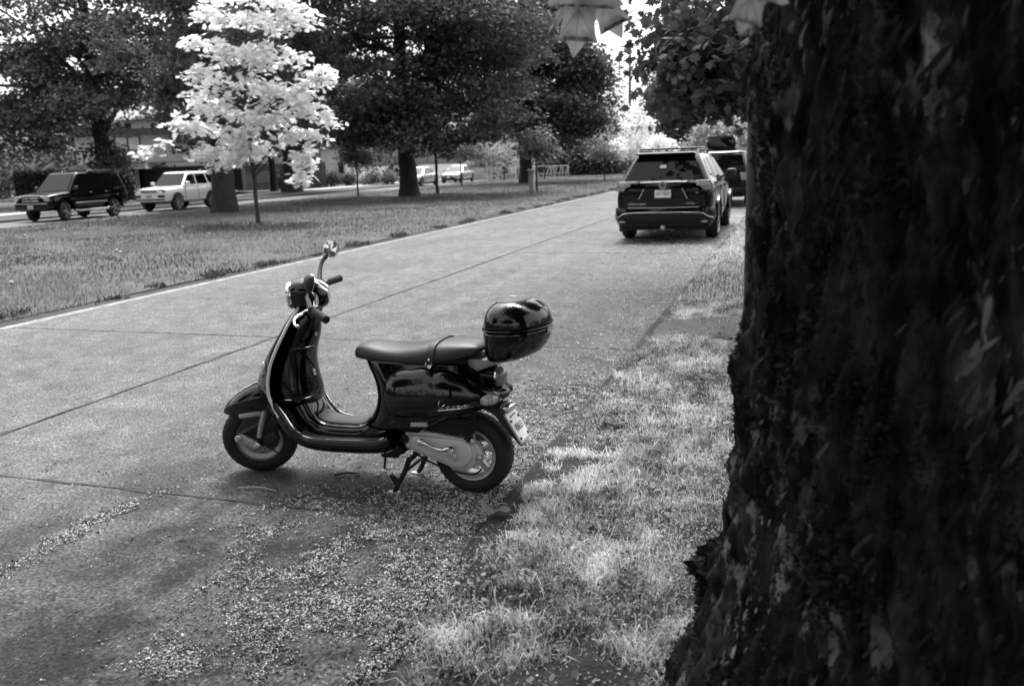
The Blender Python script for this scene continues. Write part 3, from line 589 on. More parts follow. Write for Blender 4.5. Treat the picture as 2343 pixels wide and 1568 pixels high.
# pale trees and shrubs further back
for i, (px, py, Y, bl, lm, lab, nm, n_) in enumerate([
        (1130, 412, 78, [(1130, 345, 0, 2.8, 2, 1.9, 10), (1165, 375, -1, 2.0, 1.5, 1.1, 5), (1090, 375, 0, 1.4, 1.2, .8, 3)], 'lf_pale', 'pale arching tree hanging over the rail fence', 'garden_tree', 420),
        (1290, 400, 82, [(1290, 310, 0, 2.6, 2, 1.7, 10), (1240, 330, 0, 1.8, 1.5, 1.2, 5)], 'lf_mid', 'mid-toned tree above the yew mass', 'garden_tree', 300),
        (1443, 398, 84, [(1455, 280, 0, 1.6, 1.5, 2.4, 10), (1430, 340, 0, 2.2, 1.6, 1.2, 10), (1470, 320, -1, 1.2, 1, .9, 5), (1400, 355, -1, 1.2, 1, .6, 4)], 'lf_bright', 'bright pale-leaved tree round the far utility pole', 'garden_tree', 330),
        (1508, 395, 70, [(1505, 318, 0, .7, .6, .45, 10), (1530, 325, 0, .5, .4, .25, 3)], 'lf_bright', 'tuft of bright leaves above the parked dark off-roader', 'garden_tree', 60),
        (1640, 395, 60, [(1650, 290, 0, 1.7, 1.5, .9, 10), (1620, 318, 0, 1.6, 1.2, .5, 6), (1680, 318, 0, 1.4, 1.2, .7, 6)], 'lf_pale', 'pale layered tree behind the car with the roof box', 'garden_tree', 240)]):
    b = ray(px, py, Y); b.z = 0
    tree(nm, lab, b, 3.4, .1, blobs_px(b, bl), n_, 16, .2, lm, 50 + i, 5, (.4, .95), .05, bark='barkyoung', spread=.4, flat=.3, droop=.5)
# conifers behind
def conifer(label, b, h, rad, seed, n, lm='lf_needle', size=.3, power=.8):
    t = thing('conifer_tree', label, 'conifer', b); obj('trunk', trunk_mesh(h * .98, rad * .09, .03, [], seed), M['bark'], t)
    bl = []
    K = 16
    for k in range(K):
        f = (k + .5) / K; rr = rad * (1 - f) ** power + .15
        bl.append((0, 0, h * (.04 + .94 * f), rr, rr, h / K * .9, rr * rr + .3))
    foliage('crown', bl, n, 16, size, M[lm], t, seed, .5, .55, .6, .4, shell=.6); return t
conifer('tall pointed cypress standing behind the parked dark off-roader', (ray(1560, 380, 92).x, 92, 0), 20, 4.6, 61, 1500, 'lf_dark', .34, .6)
conifer('dark cypress to the left of the tall pointed one', (ray(1490, 380, 100).x, 100, 0), 9.5, 3.4, 62, 700, 'lf_needle', .34)
conifer('dark cypress behind the car with the roof box', (ray(1650, 380, 84).x, 84, 0), 11, 3.2, 63, 700, 'lf_needle', .32)
def shrub(name, label, px, py, Y, bl, n, size, lm, seed, cat='shrub', spread=.35):
    b = ray(px, py, Y); b.z = 0; t = thing(name, label, cat, b)
    rd = random.Random(seed); pts = [((0, 0, 0), (rd.uniform(-.4, .4), rd.uniform(-.3, .3), .7)) for _ in range(4)]
    obj('stem', merge(*[tube([a, c], [.05, .02], 6) for a, c in pts]), M['bark'], t)
    foliage('crown', blobs_px(b, bl), n, 14, size, M[lm], t, seed, spread, .7, .8, .2, shell=.6); return t
shrub('yew_shrub', 'broad mass of dark yew at the end of the median lawn', 1330, 402, 79, [(1290, 370, 0, 2.4, 2, 1.4), (1350, 365, 0, 2.4, 2, 1.5), (1400, 378, 0, 1.6, 1.5, 1.0), (1260, 385, 0, 1.2, 1.2, .8)], 900, .22, 'lf_needle', 71, 'yew', .45)
for i, (px, Y, lab) in enumerate([(722, 62, 'round clipped shrub at the end of the low hedge by the thick trunk'), (757, 63, 'clipped shrub second along the low hedge'), (793, 64, 'clipped shrub third along the low hedge, behind the thin sapling'), (845, 65, 'looser flowering shrub of the low hedge before the wooden house wall'), (885, 66, 'shrub at the end of the low hedge beside the dark saloon')]):
    b = ray(px, 425, Y)
    shrub('clipped_shrub', lab, px, 425, Y, [(px, 410, 0, .75, .7, .5), (px + 8, 402, 0, .6, .6, .4)], 110, .12, 'lf_mid' if i > 2 else 'lf_hedge', 80 + i, 'shrub', .16)
shrub('clipped_shrub', 'round clipped shrub between the two trunks across the far road', 640, 420, 60, [(640, 402, 0, .7, .7, .7)], 110, .12, 'lf_mid', 87, 'shrub', .16)
# clipped hedge blocks behind the black off-roader
for i, (xa, xb) in enumerate([(48, 92), (94, 138), (140, 186), (190, 236)]):
    Y = 41.5; a = ray(xa, 430, Y); c = ray(xb, 430, Y); w_ = c.x - a.x
    t = thing('clipped_hedge', ['square clipped hedge block at the open end of the row', 'second square hedge block of the row behind the black off-roader', 'third square hedge block of the row behind the black off-roader', 'hedge block next to the ivy-clad trunk'][i], 'hedge', ((a.x + c.x) / 2, Y, 0), 0)
    top = ray(xa, 393, Y).z
    obj('stem', box((0, 0, top * .45), (w_ * .8, .55, top * .85)), M['soilfar'], t)
    r = np.random.default_rng(90 + i); n = 6500; P = np.stack([r.uniform(-w_ / 2, w_ / 2, n), r.uniform(-.4, .4, n), r.uniform(0, top, n)], 1)
    ax = r.integers(0, 4, n); P[ax == 0, 1] = -.4 + r.normal(0, .04, (ax == 0).sum()); P[ax == 1, 1] = -.42 + r.normal(0, .05, (ax == 1).sum()); P[ax == 2, 2] = top + r.normal(0, .03, (ax == 2).sum()); P[ax == 3, 0] = (np.sign(P[ax == 3, 0]) * w_ / 2) + r.normal(0, .03, (ax == 3).sum())
    nr = r.normal(0, 1, (n, 3)); nr /= np.linalg.norm(nr, axis=1)[:, None]; tt = np.cross(nr, r.normal(0, 1, (n, 3))); tt /= np.linalg.norm(tt, axis=1)[:, None]; bb = np.cross(nr, tt)
    V = P[:, None] + (tt[:, None] * DIAM[0][None, :, 0:1] + bb[:, None] * DIAM[0][None, :, 1:2]) * .11
    npmesh('crown', V.reshape(-1, 3), ((np.arange(n) * 4)[:, None, None] + DIAM[1][None]).reshape(-1, 4), M['lf_needle'], t, r.uniform(0, 1, n))
shrub('column_cypress', 'leaning column-shaped evergreen by the house door', 290, 450, 43, [(285, 410, 0, .42, .4, .8), (290, 435, 0, .5, .45, .7)], 240, .12, 'lf_hedge', 95, 'evergreen', .14)
# background mass of garden trees behind everything on the left
tag(foliage('woodland', [(-62, 40, 5, 10, 6, 6), (-56, 52, 4.5, 8, 6, 5.5), (-58, 42, 2.2, 5, 3, 2.6), (-60, 68, 5, 10, 6, 5.5), (-46, 84, 5, 10, 5, 5.5), (-30, 104, 5, 9, 5, 5.5), (-40, 72, 3.2, 6, 4, 3.4), (-18, 118, 4, 8, 5, 5), (-2, 112, 4, 6, 5, 4.6), (10, 90, 4, 6, 5, 4.5), (-78, 52, 6, 10, 6, 8), (-28, 88, 3, 5, 3, 3), (-58, 34, 2, 5, 2, 2)], 4200, 16, .36, M['lf_dark'], None, 120, .5, .5, 1, .3, shell=.7, boughs=(420, 1.6, .45)), 'dense mass of garden trees and shrubs behind the far street', 'woodland', kind='stuff')
tag(foliage('woodland', [(-70, 58, 13, 10, 6, 4), (-50, 66, 13, 7, 5, 3.5), (-36, 90, 12.5, 9, 5, 4)], 200, 14, .42, M['lf_mid'], None, 121, 1.2, .5, 1, .3), 'higher thin crowns of far trees with sky between them', 'woodland', kind='stuff')
# tall trees beyond the houses on the near side (seen mirrored in the scooter's paint)
for i, (x, y, h) in enumerate([(7, -7, 13), (-3, -12, 12), (-13, -9, 12)]):
    tree('street_tree', ['big tree behind the photographer on the near verge', 'big tree further back along the near verge', 'big tree of the median behind the photographer'][i], (x, y, 0), h, .4, [(0, 0, h * .75, 3.4, 3.4, h * .28), (1.5, 1, h * .6, 2.2, 2.2, h * .18), (-2, 0, h * .62, 2.2, 2.2, h * .2)], 620, 14, .4, 'lf_dark', 130 + i, 6, spread=.8)
tag(foliage('woodland', [(14, -14, 3, 8, 5, 4), (0, -24, 3, 9, 4, 4), (-16, -22, 3, 9, 4, 4), (-30, -16, 3, 9, 5, 4), (18, 4, 3, 5, 7, 4), (18, 20, 3, 5, 8, 4), (16, 40, 3, 5, 9, 4), (-44, 14, 4, 6, 8, 5.5), (-42, -4, 4, 6, 8, 5.5), (-38, -22, 4, 7, 7, 5), (-44, 28, 5, 4, 4, 4)], 2100, 14, .5, M['lf_dark'], None, 125, 1.2, .5, 1, .3, shell=.6), 'hedges and garden trees along the near side of the street', 'woodland', kind='stuff')
# maple whose boughs hang over the kerb
b = Vector((1.6, 12.5, .08))
mb = [(1590, 150, -1, .5, .6, .35, 16), (1600, 110, -1, .7, .7, .4, 16), (1660, 180, -1, .6, .6, .4, 14), (1640, 60, -.5, .9, .8, .4, 14), (1580, 205, -1.2, .36, .5, .18, 7), (1625, 225, -1, .4, .5, .16, 5), (1620, 20, 0, 1.0, 1.1, .4, 14), (1680, 110, 0, .8, .8, .5, 12), (1685, 250, -1, .3, .4, .16, 4)]
vm = tree('maple_tree', 'verge maple with dark leafy boughs hanging over the kerb', b, 8, .3, blobs_px(b, mb), 300, 12, .125, 'lf_dark', 141, 12, (.4, .8), .09, shape=MAPLE, spread=.22, flat=.45, droop=.15, up=1.0, shell=.1, cat='maple',
     extra=[(4.6, blobs_px(b, mb)[1][0], blobs_px(b, mb)[1][1], blobs_px(b, mb)[1][2] + .1, .07), (4.2, blobs_px(b, mb)[5][0], blobs_px(b, mb)[5][1], blobs_px(b, mb)[5][2] + .1, .05)])
foliage('upper_crown', [(.5, .5, 9, 4, 4, 2.6), (-1.5, 1, 12, 4, 4, 1.6), (0, -1, 7.6, 2.6, 2.6, 1.2)], 800, 12, .3, M['lf_dark'], vm, 142, .6, .4, 1.2, .3)
# ------------------------------------------------------------------ the mossy trunk beside the camera
TX, TY = .42, 2.12
t = thing('mossy_tree', 'huge dark moss-covered trunk standing right beside the camera', 'tree', (TX, TY, 0))
def trunk_r(z): return .528 + .23 * math.exp(-max(z, 0) / .42) + .05 * max(0, (1.2 - z)) * .6 - .012 * z
def bark_pt(a, z):
    r = trunk_r(z); ca, sa = math.cos(a), math.sin(a); q = Vector((ca * r, sa * r, z))
    tw = a + .16 * z
    r += .05 * math.sin(tw * 5 + .6 * noise.noise(q * 1.3)) * math.exp(-max(z, 0) / .6)
    s = Vector((math.cos(tw) * 5.2, math.sin(tw) * 5.2, z * 1.5))
    ridge = abs(noise.noise(s * 1.35)) ; r += .075 * (ridge - .2) + .035 * (abs(noise.noise(s * 3.1)) - .2) + .022 * (abs(noise.noise(Vector((q.x * 13, q.y * 13, q.z * 6)))) - .2) + .014 * noise.noise(q * 26) + .03 * noise.noise(q * 2.2)
    fur = math.sin((a + .3 * z) * 34 + 5 * noise.noise(q * 2.4)); r += .016 * (1 - abs(fur)) * (.5 + noise.noise(q * 4.5)) * 2 - .012
    return Vector((ca * r + .002 * z, sa * r, z))
NA, NZ = 480, 320; zs = np.linspace(-.05, 3.4, NZ); V = []
for z in zs:
    for k in range(NA): V.append(bark_pt(2 * math.pi * k / NA, z))
F = [(i * NA + j, i * NA + (j + 1) % NA, (i + 1) * NA + (j + 1) % NA, (i + 1) * NA + j) for i in range(NZ - 1) for j in range(NA)]
def bark_mat():
    m = bpy.data.materials.new('mossy_bark'); m.use_nodes = True; tr = m.node_tree; bs = tr.nodes['Principled BSDF']; N, Lk = tr.nodes.new, tr.links.new
    tc = N('ShaderNodeTexCoord'); mp = N('ShaderNodeMapping'); mp.inputs['Scale'].default_value = (1, 1, .35); mp.inputs['Rotation'].default_value = (0, .16, 0); Lk(tc.outputs['Object'], mp.inputs[0])
    def nn(s, d, src): 
        n = N('ShaderNodeTexNoise'); n.inputs['Scale'].default_value = s; n.inputs['Detail'].default_value = d; n.inputs['Roughness'].default_value = .65; Lk(src, n.inputs['Vector']); return n
    def ramp(n, p0, c0, p1, c1):
        r = N('ShaderNodeValToRGB'); e = r.color_ramp.elements; e[0].position = p0; e[1].position = p1; e[0].color = (c0, c0, c0, 1); e[1].color = (c1, c1, c1, 1); Lk(n.outputs[0], r.inputs[0]); return r
    a = ramp(nn(16, 9, mp.outputs[0]), .38, .003, .74, .06)        # bark and moss
    l = ramp(nn(19, 9, mp.outputs[0]), .54, 0, .585, 1)               # pale lichen plates
    l2 = ramp(nn(3.4, 4, tc.outputs['Object']), .46, 0, .62, 1)
    mu = N('ShaderNodeMath'); mu.operation = 'MULTIPLY'; Lk(l.outputs[0], mu.inputs[0]); Lk(l2.outputs[0], mu.inputs[1])
    mx = N('ShaderNodeMixRGB'); Lk(mu.outputs[0], mx.inputs[0]); Lk(a.outputs[0], mx.inputs[1]); mx.inputs[2].default_value = (.2, .2, .2, 1)
    Lk(mx.outputs[0], bs.inputs['Base Color']); bs.inputs['Roughness'].default_value = .95; bs.inputs['Specular IOR Level'].default_value = .1
    bp = N('ShaderNodeBump'); bp.inputs['Strength'].default_value = .9; bp.inputs['Distance'].default_value = .02; Lk(nn(45, 6, mp.outputs[0]).outputs[0], bp.inputs['Height']); Lk(bp.outputs[0], bs.inputs['Normal'])
    return m
limbs = [tube(curve([(0, 0, 3.2), (-.8, -.3, 4.2), (-2.2, -.5, 5.4), (-3.8, .2, 6.2)], 5), [.3 - .014 * i for i in range(16)], 10), tube(curve([(0, 0, 3.2), (.6, .6, 4.6), (1.4, 1.0, 6.4), (1.6, 1.2, 8)], 5), [.36 - .018 * i for i in range(16)], 10), tube(curve([(.1, 0, 3.2), (.9, -.8, 4.4), (2.2, -2, 5.6)], 5), [.28 - .018 * i for i in range(11)], 10)]
V, F = merge((V, F), *limbs)
obj('trunk', (V, F), bark_mat(), t, True, 0, 0)
# bark plates: lifted, slanting scales, some crusted with pale lichen
r = np.random.default_rng(78); n = 10000; a = r.uniform(math.pi * .6, math.pi * 1.95, n); z = r.uniform(.02, 2.9, n); P = np.array([tuple(bark_pt(p, q)) for p, q in zip(a, z)])
out = np.stack([np.cos(a), np.sin(a), 0 * a], 1); tg_ = np.stack([-np.sin(a), np.cos(a), 0 * a], 1); sl = r.normal(.42, .22, n)[:, None]; ax_ = np.array([0, 0, 1.0]) + tg_ * sl; ax_ /= np.linalg.norm(ax_, axis=1)[:, None]; cr = np.cross(ax_, out)
ln = r.gamma(3, .006, n)[:, None].clip(.005, .05); wd = ln * r.uniform(.08, .19, (n, 1)); lift = r.uniform(.002, .008, (n, 1)) + .05 * wd
c6 = [(-1, 0, .0), (-.55, .85, .35), (.45, 1.0, .6), (1, .1, .2), (.5, -.9, .7), (-.5, -1.0, .4), (0.05, 0, 1.25)]
jit = lambda: r.uniform(.65, 1.25, (n, 1))
V = np.stack([P + ax_ * ln * u_ * jit() + cr * wd * v_ * jit() + out * lift * w_ for u_, v_, w_ in c6], 1).reshape(-1, 3); kk = (np.arange(n) * 7)[:, None]
F = np.concatenate([kk + np.array([[i, (i + 1) % 6, 6]]) for i in range(6)], 1).reshape(-1, 3)
pal = np.array([noise.noise(Vector((math.cos(p) * 3, math.sin(p) * 3, q * 1.7 + 4))) for p, q in zip(a, z)]); sh = np.clip(.015 + 2.2 * np.clip(pal - .14, 0, 1) * r.uniform(0, 1.6, n) + r.exponential(.035, n), 0, 1)
M['flake'] = leafmat('bark_plate', .004, .26, .0, .95, .05)
tag(npmesh('bark_plates', V, F, M['flake'], t, np.repeat(sh, 6)), kind='stuff')
# moss: short tufts standing off the bark, thickest in cushions
r = np.random.default_rng(77); n = 150000; a = r.uniform(math.pi * .55, math.pi * 1.95, n) ; z = r.uniform(0, 3.0, n)
k = np.array([noise.noise(Vector((math.cos(p) * 2.2, math.sin(p) * 2.2, q * 2.4))) + .5 * noise.noise(Vector((math.cos(p) * 7, math.sin(p) * 7, q * 7))) for p, q in zip(a, z)]) + r.uniform(-.15, .15, n) > .02
a, z = a[k], z[k]; n = len(a)
P = np.array([tuple(bark_pt(p, q)) for p, q in zip(a, z)]); out = np.stack([np.cos(a), np.sin(a), 0 * a], 1)
cush = np.clip(np.array([noise.noise(Vector((math.cos(p) * 3.1 + 5, math.sin(p) * 3.1, q * 4.5))) for p, q in zip(a, z)]), 0, 1)
hb = (.006 + .045 * cush ** 1.4) * r.uniform(.5, 1.2, n); d = out + r.normal(0, .55, (n, 3)); d /= np.linalg.norm(d, axis=1)[:, None]
sd_ = np.cross(d, r.normal(0, 1, (n, 3))); sd_ /= np.linalg.norm(sd_, axis=1)[:, None]; wv = (.003 + hb * .16)[:, None]
V = np.stack([P - sd_ * wv * .4, P + sd_ * wv * .4, P + d * hb[:, None] * .6 + sd_ * wv, P + d * hb[:, None] * 1.1, P + d * hb[:, None] * .6 - sd_ * wv], 1).reshape(-1, 3)
kk = (np.arange(n) * 5)[:, None]; F = np.concatenate([kk + np.array([[0, 1, 2]]), kk + np.array([[0, 2, 4]]), kk + np.array([[4, 2, 3]])], 1).reshape(-1, 3)
M['moss'] = leafmat('moss', .010, .05, .15, .95, .05)
tag(npmesh('moss', V, F, M['moss'], t, np.repeat(r.uniform(0, 1, n), 3)), kind='stuff')
foliage('crown', [(-2.4, -.6, 7.2, 2.4, 2.4, 1.2), (1.6, 1.4, 9, 3.6, 3.4, 2.2), (2.4, -3, 7.6, 3, 3, 1.6), (-.6, .2, 10.5, 4.6, 4.6, 2.6), (.6, -4.2, 9, 4, 3.4, 2.2), (-2.6, 2.6, 9, 2.6, 2.4, 1.2), (3, -4, 10, 3, 3, 2), (-3, 4.4, 10.5, 1.9, 1.3, .8)], 1600, 12, .3, M['lf_dark'], t, 150, .5, .4, 1.2, .3)
# hanging maple leaves close to the lens
def big_leaf(name, parent, tip, stem, width, face, seed):
    rd = random.Random(seed); tip = Vector(tip); stem = Vector(stem); yv = (tip - stem); Ln = yv.length; yv.normalize(); nrm = Vector(face); nrm = (nrm - yv * nrm.dot(yv)).normalized(); xv = yv.cross(nrm)
    half = [(0, 0), (.10, -.06), (.30, -.10), (.52, -.02), (.40, .10), (.56, .20), (.72, .34), (.60, .40), (.50, .36), (.33, .38), (.28, .46), (.30, .62), (.36, .80), (.24, .74), (.17, .80), (.06, .94), (0, 1.0)]
    V, F = [], []; NS = 6
    for sgn in (-1, 1):
        base = len(V)
        for i, (x, y) in enumerate(half):
            for k in range(NS + 1):
                u = k / NS; xx = x * u; vein = .006 * math.sin((y * 5.5 - abs(xx) * 3.2) * 6) * min(1, abs(xx) * 6)
                zz = -.16 * abs(xx) ** 1.4 - .10 * (y - .4) ** 2 + vein + .02 * math.sin(7 * xx * sgn + 5 * y + seed)
                V.append(stem + yv * (y * Ln) + xv * (sgn * xx * width) + nrm * (zz * Ln))
        n1 = NS + 1
        for i in range(len(half) - 1):
            for k in range(NS): F.append((base + i * n1 + k, base + i * n1 + k + 1, base + (i + 1) * n1 + k + 1, base + (i + 1) * n1 + k))
    bl = obj(name, (V, F), M['bigleaf'], parent, True, 0, 0)
    vs_ = []
    for sx, sy in ((0, .97), (.55, .22), (-.55, .22), (.34, .76), (-.34, .76), (.3, .5), (-.3, .5), (.45, .0), (-.45, .0)):
        b0 = Vector((0, 0)) if abs(sy) < .3 else Vector((0, sy * .55 if sx else 0)); p0 = stem + yv * (b0.y * Ln) + nrm * (.004 - .1 * (b0.y - .4) ** 2 * Ln); p1 = stem + yv * (sy * Ln) + xv * (sx * width) + nrm * ((-.16 * abs(sx) ** 1.4 - .10 * (sy - .4) ** 2) * Ln + .003)
        vs_.append(tube([p0, (p0 + p1) / 2 + nrm * .001, p1], [.0011, .0007, .0003], 5))
    obj('vein', merge(*vs_), M['vein'], bl)
M['bigleaf'] = leafmat('hanging_leaf', .3, .3, .6, .5); 
for nd in M['bigleaf'].node_tree.nodes:
    if nd.type == 'MAP_RANGE': nd.inputs[3].default_value = .42; nd.inputs[4].default_value = .5
M['vein'] = mat('leaf_vein', .16, .2, 40, .6)
for (lab, Y, lv) in (('sprig of three large maple leaves hanging into the road view', 2.0, [((1310, 133), (1335, -62), .145, (-.3, -1, .25)), ((1424, 88), (1352, -50), .11, (.35, -1, .3)), ((1246, 78), (1325, -40), .08, (-.9, -.6, .2))]), ('single large maple leaf hanging against the mossy trunk', 1.55, [((1690, 80), (1738, -60), .085, (-.2, -1, .3))])):
    a = ray(lv[0][1][0], lv[0][1][1], Y); s = thing('maple_sprig', lab, 'leaves', a)
    up_ = ray(lv[0][1][0] + 60, -330, Y) - a
    obj('twig', tube(curve([(0, 0, 0), up_ * .5 + Vector((.03, .05, 0)), up_ * 1.2 + Vector((.15, .2, .2)), Vector((.5, .6, 1.9))], 5), [.0012 + .0005 * i for i in range(16)], 6), M['barkyoung'], s)
    for i, (tp, st, wd, fc) in enumerate(lv): big_leaf('leaf', s, ray(tp[0], tp[1], Y + .03 * i) - a, ray(st[0], st[1], Y + .03 * i) - a, wd, fc, i + 3)
# ------------------------------------------------------------------ the scooter (x forward, y left, z up; origin under the rear axle)
S = thing('motor_scooter', 'glossy black motor scooter with top case parked nose-out on its stand', 'scooter', (-1.562, 3.85, 0), math.pi)
STA, STB = Vector((.84, 0, .98)), Vector((1.17, 0, .28)); STEER = Matrix.Rotation(R(25), 4, (STA - STB).normalized())
def st(vf): return [STA + (STEER @ (Vector(p) - STA)) for p in vf[0]], vf[1]
def sp(p): return STA + (STEER @ (Vector(p) - STA))
def plan_ring(z, xf_, xr, w_, pf, pr, xm=None, n=16):      # horizontal section: blunt front end, tapered rear end
    xm = (xf_ + xr) / 2 if xm is None else xm; half = []
    for i in range(n + 1):
        s = math.cos(math.pi * i / n); x = xm + (xf_ - xm) * s if s > 0 else xm + (xm - xr) * s
        p = pf if s > 0 else pr; half.append((x, w_ * max(0, 1 - abs(s) ** p) ** .5))
    return [(x, y, z) for x, y in half] + [(x, -y, z) for x, y in half[-2:0:-1]]
T_F = [(.335, .56), (.36, .555), (.39, .512), (.45, .475), (.51, .462), (.57, .470), (.62, .495), (.66, .525), (.70, .54)]
T_R = [(.335, .21), (.37, .13), (.40, .04), (.44, -.08), (.47, -.165), (.495, -.215), (.52, -.238), (.545, -.228), (.565, -.19), (.60, -.145), (.65, -.115), (.70, -.08)]
T_W = [(.335, .16), (.36, .175), (.40, .184), (.45, .187), (.50, .185), (.55, .180), (.60, .168), (.64, .152), (.68, .134), (.70, .126)]
zs = [.335, .345, .36, .375, .39, .41, .43, .45, .47, .485, .5, .515, .53, .545, .56, .58, .6, .62, .645, .67, .69, .70]
obj('rear_body', loft([plan_ring(z, ip(z, T_F), ip(z, T_R), ip(z, T_W), 5, 2.6, .2, 22) for z in zs]), M['paint'], S, True, 1)
# side cowls
OUT = [(.378, .515), (.374, .575), (.345, .625), (.29, .655), (.22, .664), (.10, .658), (-.02, .638), (-.11, .600), (-.19, .560), (-.222, .535), (-.215, .508), (-.16, .485), (-.06, .462), (.06, .444), (.18, .432), (.28, .426), (.338, .432), (.366, .465)]
CC = (.09, .545); oa = sorted([(math.atan2(z - CC[1], x - CC[0]), math.hypot(x - CC[0], z - CC[1])) for x, z in OUT])
oang = [oa[-1][0] - 2 * math.pi] + [a for a, _ in oa] + [oa[0][0] + 2 * math.pi]; orad = [oa[-1][1]] + [q for _, q in oa] + [oa[0][1]]
def cowl_y(x, z):
    a = math.atan2(z - CC[1], x - CC[0]); rho = min(1, math.hypot(x - CC[0], z - CC[1]) / float(np.interp(a, oang, orad)))
    wz = ip(z, T_W); s = (x - .2) / (.2 + .262 if x < .2 else .3); wx = wz * max(.0, 1 - abs(s) ** (2.6 if x < .2 else 5)) ** .5
    return max(wx, .06) - .006 + .036 * max(0, 1 - rho ** 5) ** .5
for sg in (1, -1):
    rings = []
    for rho in (1, .995, .97, .93, .86, .75, .6, .42, .22, .03):
        rings.append([(CC[0] + rho * q * math.cos(a), sg * (cowl_y(CC[0] + rho * q * math.cos(a), CC[1] + rho * q * math.sin(a)) if rho < 1 else cowl_y(CC[0] + q * math.cos(a), CC[1] + q * math.sin(a)) - .03), CC[1] + rho * q * math.sin(a)) for a, q in [(a, float(np.interp(a, oang, orad))) for a in np.linspace(-math.pi, math.pi, 61)[:-1]]])
    cw = obj('side_cowl', loft(rings), M['paint'], S, True, 0, 0)
    if sg == 1:
        def bz(u, v): # badge picture pixel -> cowl surface
            x = .063 - (u - 340) / 1460 * .169; z = .533 - (v - 410) / 480 * .05 - (u - 340) / 1460 * .0; return Vector((x, cowl_y(x, z) + .0025, z))
        strokes = [([(455, 400), (395, 480), (372, 580), (385, 690), (430, 780), (492, 838)], [40, 44, 36, 28, 20, 10]), ([(492, 838), (505, 740), (550, 670), (650, 618)], [8, 16, 22, 30]),
                   ([(525, 822), (690, 735), (790, 688), (850, 705), (770, 770), (710, 775), (740, 812), (815, 815)], [14] * 8), ([(815, 815), (1020, 680), (1055, 705), (1030, 765), (950, 785)], [14, 14, 18, 20, 14]),
                   ([(1055, 752), (1200, 662), (1150, 835)], [12, 18, 20]), ([(1200, 668), (1330, 655), (1335, 730), (1200, 762)], [16] * 4), ([(1345, 712), (1460, 640), (1560, 625), (1440, 700), (1520, 742), (1650, 615), (1625, 690), (1800, 722)], [14] * 8), ([(335, 900), (1100, 815), (1800, 735)], [26, 24, 12])]
        parts = []
        for pts, ws in strokes:
            q = curve([(a, b_, 0) for a, b_ in pts], 4); rr = [float(np.interp(i, np.arange(len(ws)) * 4, ws)) for i in range(len(q))]
            parts.append(tube([bz(p.x, p.y) for p in q], [.000055 * k_ + .0003 for k_ in rr], 6))
        obj('badge', merge(*parts), M['chrome'], cw)
# lower skirt line, side reflector and rear arch lip
for sg in (1, -1):
    obj('skirt_line', tube([(x, sg * (max(ip(z, T_W) * (1 - abs((x - .2) / (.462 if x < .2 else .3)) ** (2.6 if x < .2 else 5)) ** .5, .05) + .001), z) for x, z in [(.36, .412), (.28, .415), (.18, .418), (.06, .43), (-.06, .450), (-.15, .474)]], .0022, 6), M['paint'], S)
    obj('side_reflector', bevel(prism([(.228, .380), (.228, .404), (.136, .41), (.136, .386)], sg * .17, sg * .192), .006), M['reflector'], S)
# tail
def dome(c, d, r0, ln, n=14, flat=1.0):                     # rounded lens pointing along d
    d = Vector(d).normalized(); u = d.cross(Vector((0, 1, 0))).normalized() if abs(d.y) < .9 else d.cross(Vector((0, 0, 1))).normalized(); v = d.cross(u); rings = []
    for k in range(8):
        a = k / 7 * math.pi / 2 * .98; rings.append([Vector(c) + d * (ln * math.sin(a)) + (u * math.cos(b) * flat + v * math.sin(b)) * (r0 * math.cos(a)) for b in [2 * math.pi * i / 24 for i in range(24)]])
    return loft(rings)
dT = Vector((-.93, 0, .04)).normalized(); tl = obj('tail_light', tube([(-.07, 0, .622), (-.085, 0, .62), (-.178, 0, .612)], [.04, .064, .056], 24), M['paint'], S)
obj('lens', dome((-.178, 0, .612), dT, .054, .045), M['lensdark'], tl); obj('lens_ring', lathe([(.053, -.183), (.059, -.183), (.059, -.175), (.053, -.175), (.053, -.183)], (0, 0, .612), 28, 'x'), M['chrome'], tl)
for sg in (1, -1):
    vf = ball((0, 0, 0), (.052, .028, .03), 20, 12); q = Matrix.Rotation(sg * R(28), 4, 'Z')
    s_ = obj('rear_indicator', xf(vf, lambda p: q @ p + Vector((-.165, sg * .128, .525))), M['lens'], S)
    vf = ball((0, 0, 0), (.057, .022, .034), 20, 10); obj('bezel', xf(vf, lambda p: q @ p + Vector((-.165, sg * .124, .524))), M['plastic'], s_)
obj('tail_bumper', rbox((-.225, 0, .455), (.05, .10, .028), .008), M['chrome'], S)
pn = Vector((-.86, 0, .5)).normalized(); pu = Vector((.5, 0, .86)).normalized()
pc = Vector((-.262, 0, .362)); fr = frame(pc, (0, -1, 0), pu)
gd = obj('rear_mudguard', merge(loft([[(-.10, -.06, .46), (-.10, .06, .46), (-.20, .06, .47), (-.20, -.06, .47)], [(-.165, -.05, .425), (-.165, .05, .425), (-.222, .055, .435), (-.222, -.055, .435)], [(-.236, -.045, .335), (-.236, .045, .335), (-.262, .052, .345), (-.262, -.052, .345)], [(-.295, -.04, .268), (-.295, .04, .268), (-.305, .045, .272), (-.305, -.045, .272)]])), M['plastic'], S)
pl = obj('licence_plate', xf(rbox((0, 0, .008), (.150, .155, .004), .0015, 1), lambda p: fr @ p), M['plate'], S)
obj('plate_frame', xf(merge(box((-.077, 0, .008), (.008, .17, .008)), box((.077, 0, .008), (.008, .17, .008)), box((0, .081, .008), (.146, .012, .0078)), box((0, -.081, .008), (.146, .012, .0078))), lambda p: fr @ p), M['plategrey'], pl)
text('plate_number', 'V08653', .055, M['ink'], fr @ Matrix.Translation((0, -.008, .0105)), pl, .0008, .62).data.transform(Matrix.Identity(4))
text('plate_text', 'BRITISH COLUMBIA', .011, M['ink'], fr @ Matrix.Translation((0, .055, .0105)), pl, .0005, .9)
